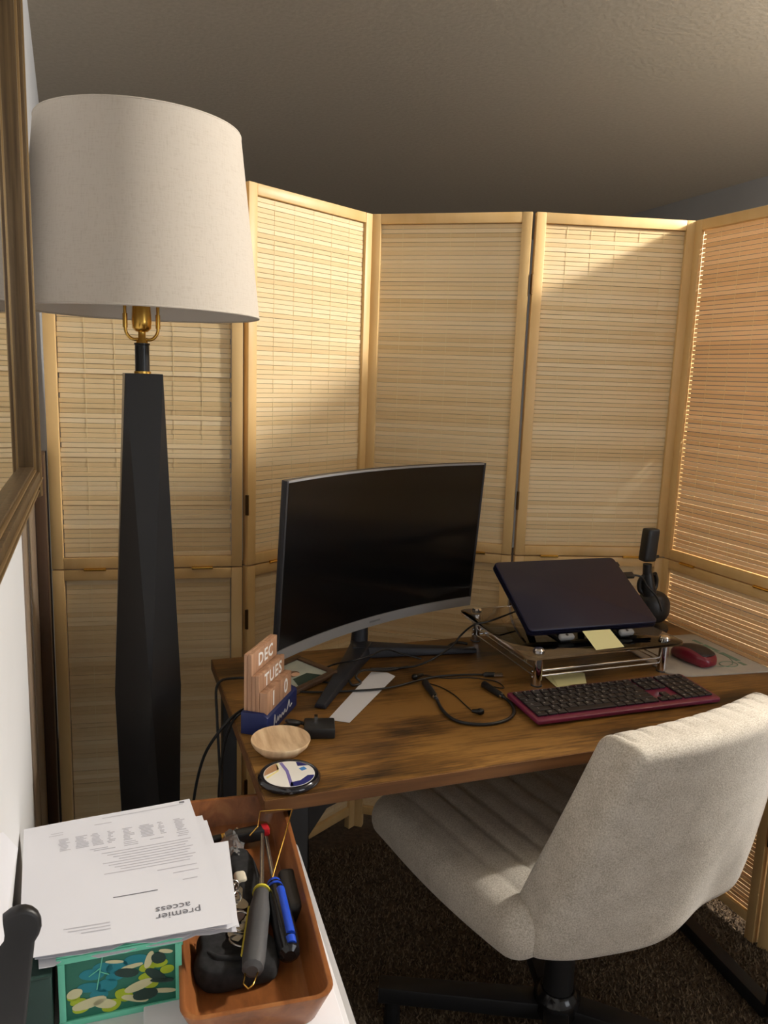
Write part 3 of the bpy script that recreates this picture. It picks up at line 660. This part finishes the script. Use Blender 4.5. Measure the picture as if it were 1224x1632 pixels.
# ------------------------------------------------------------------ dish, coaster, note slip, black adapter
ds = thing('wooden_dish', 'round pale wooden dish at the desk left front edge', 'dish', (.2665, 1.198, DZ))
g = G(); g.lathe([(.001, 0), (.034, 0), (.046, .012), (.0495, .020), (.0490, .0222), (.044, .0205), (.03, .0175), (.001, .0165)], 48); g.obj('dish', m_lightwood, ds, smooth=50)
cs = thing('round_coaster', 'round black rimmed coaster with map print at desk corner', 'coaster', (.2585, 1.099, DZ))
g = G(); g.lathe([(.001, 0), (.044, 0), (.0485, .004), (.0485, .008), (.045, .0115), (.040, .0105), (.001, .0105)], 48); g.obj('rim', m_coast, cs, smooth=50)
m_mapw = mat('map_white', lin((226, 222, 214)), .3, coat=.4); m_mapb = mat('map_brown', lin((170, 128, 90)), .3, coat=.4); m_mapp = mat('map_purple', lin((120, 110, 170)), .3, coat=.4)
m_mapn = mat('map_navy', lin((36, 40, 104)), .3, coat=.4); m_mapy = mat('map_yellow', lin((226, 212, 140)), .3, coat=.4); m_mapbl = mat('map_blue', lin((70, 130, 190)), .3)
g = G(); g.lathe([(.001, .0106), (.0395, .0106), (.0395, .0109), (.001, .0109)], 48); mpo = g.obj('print', m_mapw, cs)
def arc(r_, a0, a1, n=12): return [(r_*math.cos(R(a0+(a1-a0)*k/n)), r_*math.sin(R(a0+(a1-a0)*k/n))) for k in range(n+1)]
for mm_, polys in ((m_mapb, [arc(.0385, 110, 175)+[(-.012, .018)]]), (m_mapp, [[(-.008, .037), (-.003, .038), (.001, .010), (-.002, -.038), (-.007, -.036), (-.004, .008)]]),
                   (m_mapn, [arc(.0388, -100, -20)+[(.026, -.012), (.012, -.024), (-.004, -.026)], arc(.0388, 28, 62)+[(.018, .020)]]), (m_mapy, [[(-.036, -.006), (-.014, .012), (-.010, .036), (-.013, .036), (-.0165, .014), (-.036, -.001)]]),
                   (m_mapbl, [[(.018, .012), (.027, .016), (.03, .007), (.021, .004)]])):
    for k, pl in enumerate(polys): g = G(); g.prism(pl, .0109, .0111); g.obj('print', mm_, mpo)
pts = [Z(x, y, DZ+.001) for x, y in ((522, 1147), (557, 1152), (630, 1078), (617, 1072), (592, 1071))]
flat('paper_slip', 'long white paper slip lying between monitor foot and headphones', 'paper', pts, m_white)
ad_ = thing('power_adapter', 'black power adapter block with coiled lead in front of calendar', 'adapter', (.333, 1.244, DZ), R(-14))
g = G(); g.box((.012, 0, .010), (.054, .046, .020)); g.obj('block', m_black, ad_, .003)
g = G(); g.tube([(-.01, .015, .010), (-.03, .024, .012), (-.045, .01, .02), (-.04, -.008, .026), (-.025, -.004, .022), (-.028, .012, .012), (-.05, .02, .006)], .0035, 8, 5); g.obj('lead', m_rubber, ad_, smooth=180)
g = G(); g.box((.006, .012, .0235), (.006, .010, .009)); g.obj('prong', m_steel, ad_)
# ------------------------------------------------------------------ neckband headphones and cables
hp = thing('neckband_headphones', 'black neckband earphones curled on the desk before the keyboard', 'headphones', (.66, 1.27, DZ))
o0 = Vector((.66, 1.27, DZ))
def zz(pts, z=.004): return [Z(x, y, DZ+z)-o0 for x, y in pts]
g = G(); g.tube(zz([(696, 1114), (704, 1130), (720, 1145), (745, 1153), (780, 1154), (808, 1147), (819, 1136), (815, 1122), (803, 1111)]), .0032, 10, 6); g.obj('band', m_rubber, hp, smooth=180)
for a_, b_ in (((676, 1086), (694, 1111)), ((769, 1089), (800, 1109))):
    g = G(); A, B = zz([a_, b_], .006); g.tube([A, A+(B-A)*.08, A+(B-A)*.9, B], [.003, .0075, .0065, .004], 12); hs = g.obj('pod', m_black, hp, smooth=60)
    g = G(); d = (B-A).normalized(); g.cyl(B-d*.003, B+d*.004, .0052, n=12); g.obj('ring', m_chrome, hs, smooth=40)
g = G(); g.tube(zz([(678, 1088), (700, 1094), (722, 1106), (740, 1122), (752, 1133)], .0015), .0011, 6, 6); g.tube(zz([(770, 1090), (790, 1095), (803, 1096), (790, 1086), (750, 1080), (715, 1081), (690, 1078), (672, 1075)], .0015), .0011, 6, 6); g.obj('wire', m_rubber, hp, smooth=180)
for p_, q_ in (((752, 1133), (766, 1134)), ((674, 1075), (661, 1079))):
    A, B = zz([p_, q_], .006); g = G(); g.tube([A, B], [.003, .0055], 12); g.block((.013, .012, .012), .005, (6, 6, 6), lambda x, y, z: (x+B.x, y+B.y, z+B.z)); g.obj('earbud', m_blackgloss, hp, smooth=60)
def cable(name, label, pts, r_=.0022, k=6, m=None):
    o = Vector(pts[0]); t = thing(name, label, 'cable', o); g = G(); g.tube([Vector(p)-o for p in pts], r_, 8, k); g.obj('lead', m or m_rubber, t, smooth=180); return t, o
t, o_ = cable('usb_cable', 'black usb cable with metal plug lying across the white slip', [Z(x, y, DZ+.004+(.001 if 520 < x < 640 else 0)) for x, y in ((452, 1101), (500, 1103), (560, 1101), (620, 1096), (680, 1081), (720, 1076), (770, 1075))])
A, B, C_ = (Z(x, y, DZ+.005)-o_ for x, y in ((770, 1075), (788, 1075), (799, 1075)))
g = G(); g.tube([A, A+(B-A)*.2, B], [.003, .0055, .0055], 10); g.obj('plug', m_black, t, smooth=50)
g = G(); g.box((B+C_)/2, ((C_-B).length+.004, .011, .0045), rot=(0, 0, math.atan2((C_-B).y, (C_-B).x))); g.obj('connector', m_steel, t)
cable('laptop_cable', 'black lead running from the laptop across the monitor foot', [Z(820, 975, .845), Z(780, 990, .842), Z(755, 996, .835), Z(735, 1012, .80), Z(720, 1030, .782), Z(690, 1050, .772), Z(660, 1062, .757), Z(620, 1065, .755), Z(590, 1066, .765)])
cable('monitor_cable', 'thin black lead looping over the monitor foot', [Z(672, 1050, .776), Z(640, 1042, .781), Z(614, 1035, .783), Z(590, 1045, .786), Z(562, 1053, .786), Z(535, 1058, .765), Z(516, 1066, .756), Z(505, 1076, .757), Z(512, 1086, .753), Z(530, 1088, .753)], .0020)
cable('coiled_cable', 'black cable end lying behind the monitor foot', [Z(745, 1026, DZ+.006), Z(728, 1024, DZ+.007), Z(715, 1030, DZ+.006), Z(722, 1036, DZ+.005), Z(740, 1034, DZ+.004)], .0035)
cable('tangle_cable', 'tangled black lead under the monitor foot beside the slip', [Z(650, 1062, DZ+.003), Z(620, 1068, DZ+.004), Z(580, 1068, DZ+.020), Z(567, 1078, DZ+.018), Z(575, 1088, DZ+.006), Z(562, 1092, DZ+.004), Z(556, 1084, DZ+.010)], .0025)
# cords hanging over the desk's left edge
lx = DX0
cable('hanging_cable', 'black cord arching left from desk down behind the papers', [(.262, 1.372, DZ+.004), (.225, 1.345, DZ+.012), (.185, 1.33, .735), (.155, 1.36, .66), (.14, 1.40, .52), (.135, 1.42, .3), (.14, 1.43, .02)], .0028)
cable('looped_cable', 'black cord looping over the desk left rear edge', [(.29, 1.50, DZ+.004), (.245, 1.515, DZ+.006), (.204, 1.50, DZ+.003), (.196, 1.45, .70), (.2, 1.43, .55), (.197, 1.46, .45), (.215, 1.50, .25), (.21, 1.5, .02)], .0028)
cable('drooping_cable', 'black cord drooping beside the desk left leg', [(.262, 1.34, DZ+.004), (.22, 1.335, DZ+.010), (.197, 1.345, .71), (.19, 1.38, .6), (.2, 1.45, .48), (.212, 1.50, .36), (.205, 1.52, .02)], .0026)
cable('thin_cable', 'thin dark cord hanging in front of the screen under desk', [(.45, 1.66, DZ-.03), (.452, 1.70, .6), (.45, 1.71, .3), (.46, 1.70, .01)], .0020)
# ------------------------------------------------------------------ near table
TZ = .668
tb = thing('side_table', 'white side table along the left wall holding papers and tray', 'table', (.07, .75, 0))
tp = [(-.090, .32), (.231, .32), (.2645, 1.060), (.258, 1.070), (-.110, 1.070)]
g = G(); g.prism([(x-.07, y-.75) for x, y in tp], TZ-.030, TZ-.003); g.obj('edge', mat('table_edge', lin((176, 176, 178)), .35), tb, .004)
tpi = [(-.088, .322), (.222, .322), (.2555, 1.058), (.251, 1.063), (-.108, 1.063)]
g = G(); g.prism([(x-.07, y-.75) for x, y in tpi], TZ-.0029, TZ); g.obj('tabletop', m_tablew, tb, .001)
for x, y in ((-.065, .36), (.20, .36), (.225, 1.03), (-.08, 1.03)):
    g = G(); g.box((x-.07, y-.75, (TZ-.03)/2), (.035, .035, TZ-.03)); g.obj('leg', m_tablew, tb, .003)
wb = thing('white_sheet_board', 'white rounded board lying under the wooden tray', 'board', (.135, .882, TZ), R(-2.5))
g = G(); g.prism(rrect(.21, .36, .014), 0, .006); g.obj('board', m_board, wb, .0015)
# wooden tray
TR = thing('wooden_tray', 'long rectangular acacia wood tray full of keys and tools', 'tray', (.156, .922, TZ+.006), R(-4.4))
def traymesh(w, d, h, th):
    g = G(); o_ = rrect(w, d, .022, 6); b_ = rrect(w-.03, d-.03, .02, 6); i_ = rrect(w-2*th, d-2*th, .017, 6); ib = rrect(w-.03-2*th, d-.03-2*th, .016, 6)
    n = len(o_); V = [(x, y, 0) for x, y in b_]+[(x, y, h) for x, y in o_]+[(x, y, h) for x, y in i_]+[(x, y, .007) for x, y in ib]
    F = [tuple(range(n-1, -1, -1)), tuple(range(3*n, 4*n))]
    for l in range(3): F += [(l*n+k, l*n+(k+1) % n, (l+1)*n+(k+1) % n, (l+1)*n+k) for k in range(n)]
    g.add(V, F); return g
traymesh(.164, .428, .043, .0065).obj('tray', m_traywood, TR, .0012, 60)
# contents of the tray
TF = TZ+.006+.008
bag = thing('black_pouch', 'soft black cloth pouch crumpled at the near end of the tray', 'pouch', Z(376, 1540, TF))
def lump(d, rad, amp, seed, k=.5):
    r2 = random.Random(seed); ph = [r2.uniform(0, 6) for _ in range(6)]
    def w(x, y, z):
        f_ = 1+amp*(math.sin(60*x+ph[0]+20*y)+math.sin(85*y+ph[1]-30*z)+.6*math.sin(120*(x+y)+ph[2]))
        return (x*f_, y*f_, max(-d[2]/2, z*(1+2*amp*math.sin(70*x+ph[3])+2*amp*math.sin(60*y-40*x+ph[4])))+d[2]/2)
    return w
g = G(); g.block((.100, .082, .026), .012, (30, 26, 8), lump((.100, .082, .026), .01, .05, 3), .5); g.obj('pouch', m_cloth, bag, smooth=180)
g = G(); g.tube([(-.034, .006, .022), (-.02, -.014, .026), (.01, -.02, .027), (.032, -.008, .024)], .004, 8, 5); g.obj('fold', m_cloth, bag, smooth=180)
st = thing('black_strap', 'folded black strap pouch running along the middle of tray', 'strap', Z(395, 1420, TF))
g = G(); g.block((.036, .155, .022), .009, (10, 30, 6), lump((.036, .155, .022), .009, .04, 8), .2); o = g.obj('strap', m_cloth, st, smooth=180); o.rotation_euler = (0, 0, R(3))
pc = thing('black_case', 'small black zipped case at the right side of the tray', 'case', Z(462, 1440, TF), R(-6))
g = G(); g.block((.026, .085, .026), .008, (8, 16, 6), lump((.026, .085, .026), .008, .02, 5), .2); g.obj('case', m_black, pc, smooth=180)
def driver(name, label, p_tip, p_coll, p_butt, zt, zc, zb, mg, mg2, rh_, mtip):
    a, b, c = Z(*p_tip, zt), Z(*p_coll, zc), Z(*p_butt, zb); t = thing(name, label, 'screwdriver', c)
    a, b, c = a-c, b-c, Vector()
    g = G(); g.cyl(a, b, .0028, .0032, 12); g.obj('shaft', m_steel, t, smooth=40)
    d = (c-b); L = d.length
    g = G(); g.tube([b, b+d*.04, b+d*.12, b+d*.3, b+d*.85, c-d*.03, c], [rh_*.55, rh_*.75, rh_*.78, rh_, rh_*1.02, rh_*.9, rh_*.5], 12); hd = g.obj('handle', mg, t, smooth=35)
    dn = d.normalized(); sd = dn.cross(Vector((0, 0, 1))).normalized(); up = sd.cross(dn)
    return t, hd, b, d, sd, up
t, hd, b, d, sd, up = driver('screwdriver', 'screwdriver with dark grey rubber grip and yellow collar', (418, 1330), (417, 1420), (402, 1548), TF+.030, TF+.034, TF+.034, m_greyrub, m_black, .0135, m_steel)
g = G(); g.cyl(b+d*.0, b+d*.03, .0112, .0118, 16); g.obj('collar', m_yel, hd, smooth=40)
g = G(); g.tube([b+d*.25+sd*.0128+up*.003, b+d*.85+sd*.0132+up*.003], .0018, 6); g.obj('stripe', m_yel, hd)
t, hd, b, d, sd, up = driver('screwdriver', 'screwdriver with blue and black handle beside tray edge', (424, 1335), (437, 1408), (462, 1524), TF+.026, TF+.030, TF+.026, m_blackgloss, m_blue, .0140, m_steel)
g = G(); g.tube([b+d*.20-sd*.004+up*.0100, b+d*.84-sd*.004+up*.0112], .0058, 10); g.obj('grip_inlay', m_blue, hd, smooth=50)
g = G(); g.tube([b-d*.01, b+d*.10], [.009, .0115], 12); g.obj('grip_collar', m_blue, hd, smooth=50)
g = G(); g.tube([b+d*.87-sd*.003+up*.0108, b+d*.94-sd*.003+up*.009], .0062, 10); g.obj('grip_inlay', m_blue, hd, smooth=50)
t = thing('lighter', 'black lighter with red end lying at far end of tray', 'lighter', Z(398, 1330, TF+.018))
g = G(); g.box((0, 0, 0), (.042, .018, .018), rot=(0, 0, R(4))); g.obj('body', m_black, t, .003)
g = G(); g.box((.022, .002, .002), (.014, .017, .014), rot=(0, 0, R(4))); g.obj('cap', m_red, t, .003)
t = thing('bullet_pen', 'dark pen with brass bands lying at tray far left', 'pen', Z(352, 1335, TF+.012))
g = G(); g.tube([(-.05, -.006, 0), (-.046, -.005, 0), (.036, .004, 0), (.04, .0045, 0)], [.003, .0055, .0055, .003], 12); pn = g.obj('barrel', m_black, t, smooth=50)
for x in (-.020, .0, .022):
    g = G(); g.cyl((x, x*.115, 0), (x+.006, (x+.006)*.115, 0), .0058, n=14); g.obj('band', m_brass, pn, smooth=40)
# brass wire hook
WP = [((398, 1332), .030), ((411, 1317), .034), ((415, 1293), .060), ((441, 1291), .063), ((466, 1290), .064), ((452, 1338), .050), ((437, 1388), .036), ((420, 1450), .020), ((398, 1522), .028), ((392, 1545), .030), ((388, 1568), .029), ((396, 1576), .029), ((403, 1570), .030), ((411, 1550), .032)]
wp = [Z(x, y, TF+h_) for (x, y), h_ in WP]
t = thing('wire_hook', 'bent brass wire hanger hook sticking out of the tray', 'wire', wp[7])
g = G(); g.tube([p-wp[7] for p in wp], .0011, 8, 0); g.obj('wire', m_brass, t, smooth=180)
# bunch of keys
KZ = .012; kc = Z(380, 1455, TF+.012); t = thing('key_bunch', 'bunch of silver keys and rings in the tray', 'keys', kc)
def ringm(c, r_, w_, rot):
    g = G(); e = Euler(rot).to_matrix(); g.tube([e @ Vector((r_*math.cos(6.2832*k/24), r_*math.sin(6.2832*k/24), 0))+Vector(c) for k in range(24)], w_, 8, closed=True); return g
for (x, y, z_, r_, rot) in ((385, 1468, .018, .013, (.3, .2, 0)), (384, 1500, .014, .014, (-.2, .3, 0)), (372, 1412, .018, .007, (1.2, .1, 0)), (378, 1430, .018, .007, (.6, 1.0, 0))):
    ringm(Z(x, y, TF+z_+KZ)-kc, r_, .0013, rot).obj('ring', m_steel, t, smooth=180)
for k, (x, y, z_, rz, tl) in enumerate(((381, 1440, .012, 80, .3), (388, 1475, .010, 110, -.2), (378, 1490, .012, 60, .2), (386, 1505, .010, 140, .1), (376, 1462, .012, 95, -.3))):
    mt = Matrix.Translation(Z(x, y, TF+z_+KZ)-kc) @ Matrix.Rotation(R(rz), 4, 'Z') @ Matrix.Rotation(tl, 4, 'X')
    g = G(); g.prism(disc(0, 0, .011, .012, 0), -.001, .001, mt); g.prism([(.008, -.004), (.030, -.004), (.034, 0), (.030, .0025), (.026, .001), (.022, .0035), (.018, .0015), (.012, .004)], -.001, .001, mt)
    g.obj('key', m_steel, t)
for k, (x, y) in enumerate(((371, 1405), (375, 1413), (374, 1422), (377, 1431), (374, 1440), (378, 1447))):
    ringm(Z(x, y, TF+.020)-kc, .0042, .0011, (k % 2*1.4, .3, k)).obj('chain_link', m_chrome, t, smooth=180)
g = G(); g.block((.016, .022, .012), .005, (8, 8, 6), mtx=Matrix.Translation(Z(383, 1400, TF+.020)-kc)); g.obj('fob', mat('cream_fob', lin((206, 198, 180)), .5), t, smooth=180)
g = G(); g.block((.010, .010, .010), .003, mtx=Matrix.Translation(Z(361, 1410, TF+.018)-kc)); g.obj('charm', m_red, t, smooth=60)
t = thing('plastic_wrapper', 'crumpled clear plastic sleeve beside the papers in the tray', 'wrapper', Z(372, 1365, TF))
g = G(); V = []; F = []; nn_ = 10
for i in range(nn_+1):
    for j in range(7):
        a = i/nn_; V.append(((j/6-.5)*.030*(1-.2*math.sin(a*5)), (a-.5)*.062, .010+.016*math.sin(j/6*3.14)+.004*math.sin(i*1.7+j*2.3)))
for i in range(nn_):
    for j in range(6): F.append((i*7+j, i*7+j+1, i*7+j+8, i*7+j+7))
g.add(V, F); o = g.obj('sleeve', m_clear, t, smooth=50); o.rotation_euler = (0, 0, R(-8))
# ------------------------------------------------------------------ floral box
BX = thing('floral_box', 'green floral patterned keepsake box with mint edges under papers', 'box', (.004, .800, TZ), R(-1.5))
BW, BD, BH = .128, .16, .084
g = G(); g.box((0, BD/2, BH/2), (BW, BD, BH)); bo = g.obj('box', m_green, BX, .001)
e_ = .007
for c, d in (((0, -.001, BH-e_/2), (BW+.002, .003, e_)), ((0, -.001, e_/2), (BW+.002, .003, e_)), ((-BW/2+e_/2, -.001, BH/2), (e_, .003, BH-2*e_)), ((BW/2-e_/2, -.001, BH/2), (e_, .003, BH-2*e_)), ((0, .012, BH+.0005), (BW+.002, .026, .002)), ((BW/2+.0005, BD/2, BH-.006), (.002, BD, .012))):
    g = G(); g.box(c, d); g.obj('edge_trim', m_mint, bo, .0006)
def leafp(cx, cy_, L, w, rot, n=8):
    P_ = [(L/2*math.cos(math.pi*k/n), w/2*math.sin(math.pi*k/n)**.8 if math.sin(math.pi*k/n) > 0 else 0) for k in range(n+1)]
    P_ += [(x, -y) for x, y in P_[::-1][1:-1]]
    c, s_ = math.cos(R(rot)), math.sin(R(rot)); return [(cx+x*c-y*s_, cy_+x*s_+y*c) for x, y in P_]
UV = lambda pl: [((u-.5)*BW, (1-v)*BH) for u, v in pl]
FM = Matrix(((1, 0, 0, 0), (0, 0, -1, -.0001), (0, 1, 0, 0), (0, 0, 0, 1)))
pat = {m_teal: [(.23, .28, .16, .11, 30), (.33, .20, .14, .1, 60), (.46, .22, .15, .11, 120), (.2, .5, .15, .1, 20), (.36, .52, .15, .12, 100), (.29, .66, .13, .1, 80), (.64, .17, .16, .12, 20), (.45, .38, .13, .1, 150)],
       m_lime: [(.74, .34, .1, .09, 20), (.86, .30, .1, .09, 60), (.93, .44, .09, .09, 0), (.73, .5, .1, .08, 140), (.77, .66, .1, .08, 30), (.52, .76, .17, .09, 70), (.4, .9, .15, .1, 110), (.1, .72, .1, .08, 10), (.12, .86, .1, .08, 150), (.06, .62, .09, .07, 90)],
       m_cream: [(.44, .12, .12, .035, 20), (.6, .26, .14, .045, 170), (.76, .2, .05, .18, 10), (.66, .64, .2, .09, 150), (.2, .78, .22, .1, 160), (.07, .56, .12, .08, 110), (.34, .84, .16, .09, 40), (.9, .82, .16, .05, 20), (.62, .86, .2, .06, 35), (.92, .1, .1, .04, 30)],
       m_dkgreen: [(.82, .5, .22, .07, 60), (.72, .82, .16, .12, 0), (.88, .62, .16, .05, 20), (.55, .36, .16, .09, 30), (.85, .2, .14, .08, 80)]}
for lv, (mm_, L_) in enumerate(pat.items()):
    g = G()
    for a_ in L_:
        pl = [((u-.5)*(BW-.016), (1-v)*(BH-.016)+.008) for u, v in leafp(a_[0], a_[1], a_[2]*1.5, a_[3]*1.7, a_[4])]; g.prism(pl, .0002+.00018*lv, .00035+.00018*lv, FM)
    g.obj('leaf_print', mm_, bo)
g = G()
for a_, b_ in (((.36, .02), (.3, .55)), ((.33, .25), (.24, .34)), ((.33, .3), (.40, .36))):
    A = Vector(((a_[0]-.5)*BW, -.0006, (1-a_[1])*BH)); B = Vector(((b_[0]-.5)*BW, -.0006, (1-b_[1])*BH)); g.cyl(A, B, .0006, n=6)
g.obj('stem_print', m_mint, bo)
db = thing('shaded_side_box', 'dark green box put in as shade beside the floral box', 'box', (-.086, .865, TZ), R(2))  # added box, its dark green stands in for shade left of the floral box
g = G(); g.box((0, 0, .036), (.036, .15, .072)); g.obj('box', m_dkgreen, db, .002); g = G(); g.box((0, 0, .0735), (.037, .151, .002)); g.obj('lid', m_dkgreen, db)
# ------------------------------------------------------------------ papers
def paper(name, label, corners, zfun, m=m_white, n=(14, 16), th=.0004, cat='paper', group=None, rag=0, seed=0):
    # corners: TL, TR, BR, BL (x, y); zfun(u, v)->z
    r2 = random.Random(seed); c0 = [Vector((*c, 0)) for c in corners]; V = []; F = []
    ctr = sum(c0, Vector())/4; ctr.z = zfun(.5, .5)
    jag = [r2.uniform(-rag, rag) for _ in range(n[0]+1)]
    for l in (0, 1):
        for j in range(n[1]+1):
            for i in range(n[0]+1):
                u, v = i/n[0], j/n[1]
                p = c0[0]*(1-u)*(1-v)+c0[1]*u*(1-v)+c0[2]*u*v+c0[3]*(1-u)*v
                if j == n[1]: p += (c0[3]-c0[0]).normalized()*jag[i]
                V.append(Vector((p.x, p.y, zfun(u, v)+th*l))-ctr)
    a = n[0]+1; N_ = a*(n[1]+1)
    for j in range(n[1]):
        for i in range(n[0]):
            q_ = j*a+i; F.append((q_, q_+a, q_+a+1, q_+1)); F.append((N_+q_, N_+q_+1, N_+q_+a+1, N_+q_+a))
    for i in range(n[0]): F.append((i, i+1, N_+i+1, N_+i)); q_ = n[1]*a+i; F.append((q_, N_+q_, N_+q_+1, q_+1))
    for j in range(n[1]): q_ = j*a; F.append((q_, N_+q_, N_+q_+a, q_+a)); q_ = j*a+n[0]; F.append((q_, q_+a, N_+q_+a, N_+q_))
    g = G(); g.add(V, F); o = g.obj(name, m, smooth=60); o.location = ctr; tag(o, label, cat, group); o['_c'] = 0
    del o['_c']; return o, c0, ctr
PZ = TZ+BH+.003
def wave(z0, a=.0, sag=0, s_=0):
    return lambda u, v: z0+a*math.sin(u*5+v*2+s_)+sag*max(0, (v-.85)/.15)**2
paper('envelope', 'torn open white envelope at the bottom of the paper pile', [(-.100, 1.02), (.118, 1.03), (.128, .792), (-.078, .800)], wave(PZ, .0006, -.006), rag=.006, seed=2, cat='envelope')
paper('paper_sheet', 'folded letter sheet second from the top with crumpled near edge', [(-.108, 1.035), (.122, 1.01), (.131, .790), (-.082, .805)], wave(PZ+.0032, .0008, -.004, 1), rag=.004, seed=5, group='papers in the pile on the box')
paper('paper_sheet', 'plain white sheet peeking out right under the printed bill', [(-.02, .95), (.142, .948), (.129, .787), (-.03, .80)], wave(PZ+.0060, .0004, -.003, 2), rag=.003, seed=7, group='papers in the pile on the box')
top, c0, ctr = paper('printed_bill', 'printed white bill lying upside down on top of papers', [(-.112, 1.046), (.104, 1.064), (.123, .787), (-.096, .797)], wave(PZ+.0085, .0006, -.001, .5), seed=9)
def onpaper(u, v, dz=.0007):
    p = c0[0]*(1-u)*(1-v)+c0[1]*u*(1-v)+c0[2]*u*v+c0[3]*(1-u)*v
    return Vector((p.x, p.y, wave(PZ+.0085, .0006, -.001, .5)(u, v)+dz))-ctr
def inkline(g, u0, u1, v, h=.006):
    k = max(1, int((u1-u0)/.08))
    for i in range(k):
        a, b = u0+(u1-u0)*i/k, u0+(u1-u0)*(i+1)/k
        V = [onpaper(a, v), onpaper(b, v), onpaper(b, v+h), onpaper(a, v+h)]; g.add(V, [(0, 3, 2, 1)])
g = G(); r2 = random.Random(3)
for cx, w in ((.20, .05), (.29, .06), (.38, .05), (.47, .03), (.56, .05), (.66, .07), (.77, .03), (.87, .05)):
    for k in range(9): inkline(g, cx-.01+r2.uniform(0, .012), cx+w+r2.uniform(-.02, 0.01), .165+.0125*k, .0075)
for u0, u1, v in ((.15, .22, .10), (.40, .50, .085), (.45, .95, .035), (.14, .22, .12), (.36, .46, .30), (.38, .50, .315), (.55, .62, .285), (.55, .63, .30), (.55, .63, .315), (.86, .93, .285), (.87, .93, .30), (.86, .92, .315), (.70, .78, .30)): inkline(g, u0, u1, v)
for k in range(9): inkline(g, .42+.03*(k % 4), .93-.02*(k % 3), .35+.021*k, .006)
for u0, u1, v in ((.7, .92, .56), (.78, .92, .60), (.82, .9, .66), (.2, .42, .86), (.22, .42, .88), (.28, .42, .90)): inkline(g, u0, u1, v)
fp = g.obj('fine_print', m_textink, top); fp['kind'] = 'stuff'
g = G(); inkline(g, .45, .68, .70, .006); g.obj('heading', m_textdk, top)
g = G(); g.box(onpaper(.945, .02), (.007, .004, .0003)); g.obj('barcode', m_textdk, top); g = G()
xax = onpaper(.5, .8)-onpaper(.9, .8); yax = onpaper(.8, .9)-onpaper(.8, .7)
textg('premier', .0155, frame_m(onpaper(.755, .885, .0009), xax, yax), g); textg('access', .0155, frame_m(onpaper(.735, .84, .0009), xax, yax), g)
g.obj('letterhead', m_textdk, top)
def onwall(x, y, n=.006):
    d = fw + cr*(x-612)/FPX - cu*(y-816)/FPX; t = (-.080+n)/(d[0]+.0357*d[1]); return Vector((d*t+np.array([0, 0, HC])).tolist())
lsh = [onwall(-40, 1340), onwall(5, 1326), onwall(29, 1352, .004), onwall(20, 1400, .008), onwall(6, 1500, .012), onwall(-40, 1560, .012)]
flat('leaning_sheet', 'white folded sheet standing against the wall beside papers', 'paper', lsh, m_white)
lf = [Z(46, 1508, PZ+.002), Z(82, 1502, PZ+.002), Z(77, 1530, .737), Z(68, 1568, .712), Z(61, 1566, .712), Z(45, 1542, .731)]
flat('leaflet', 'white torn leaflet corner drooping left of the floral box', 'paper', lf, m_white)
# black rounded handle at the lower left
hd = thing('paddle_brush', 'black rounded paddle standing at the near left table corner', 'brush', (-.078, .665, TZ), R(8))
g = G(); pl = [(-.034, 0), (-.004, 0), (.001, .12), (.012, .195)]+[(.0185*math.cos(R(a)), .210+.0185*math.sin(R(a))) for a in range(-30, 211, 20)]+[(-.019, .195), (-.030, .12)]
HM = Matrix(((1, 0, 0, 0), (0, .12, 1, 0), (0, 1, 0, 0), (0, 0, 0, 1)))
g.prism(pl, -.006, .006, HM); g.obj('paddle', m_rubber, hd, .004, seg=3)
g = G(); g.prism([(-.028, .015), (-.008, .015), (-.006, .05), (-.028, .05)], -.0072, .0072, HM); g.obj('grip', m_blackgloss, hd, .001)
for o in bpy.data.objects:
    if o.parent is not None: o.matrix_parent_inverse = Matrix.Identity(4)
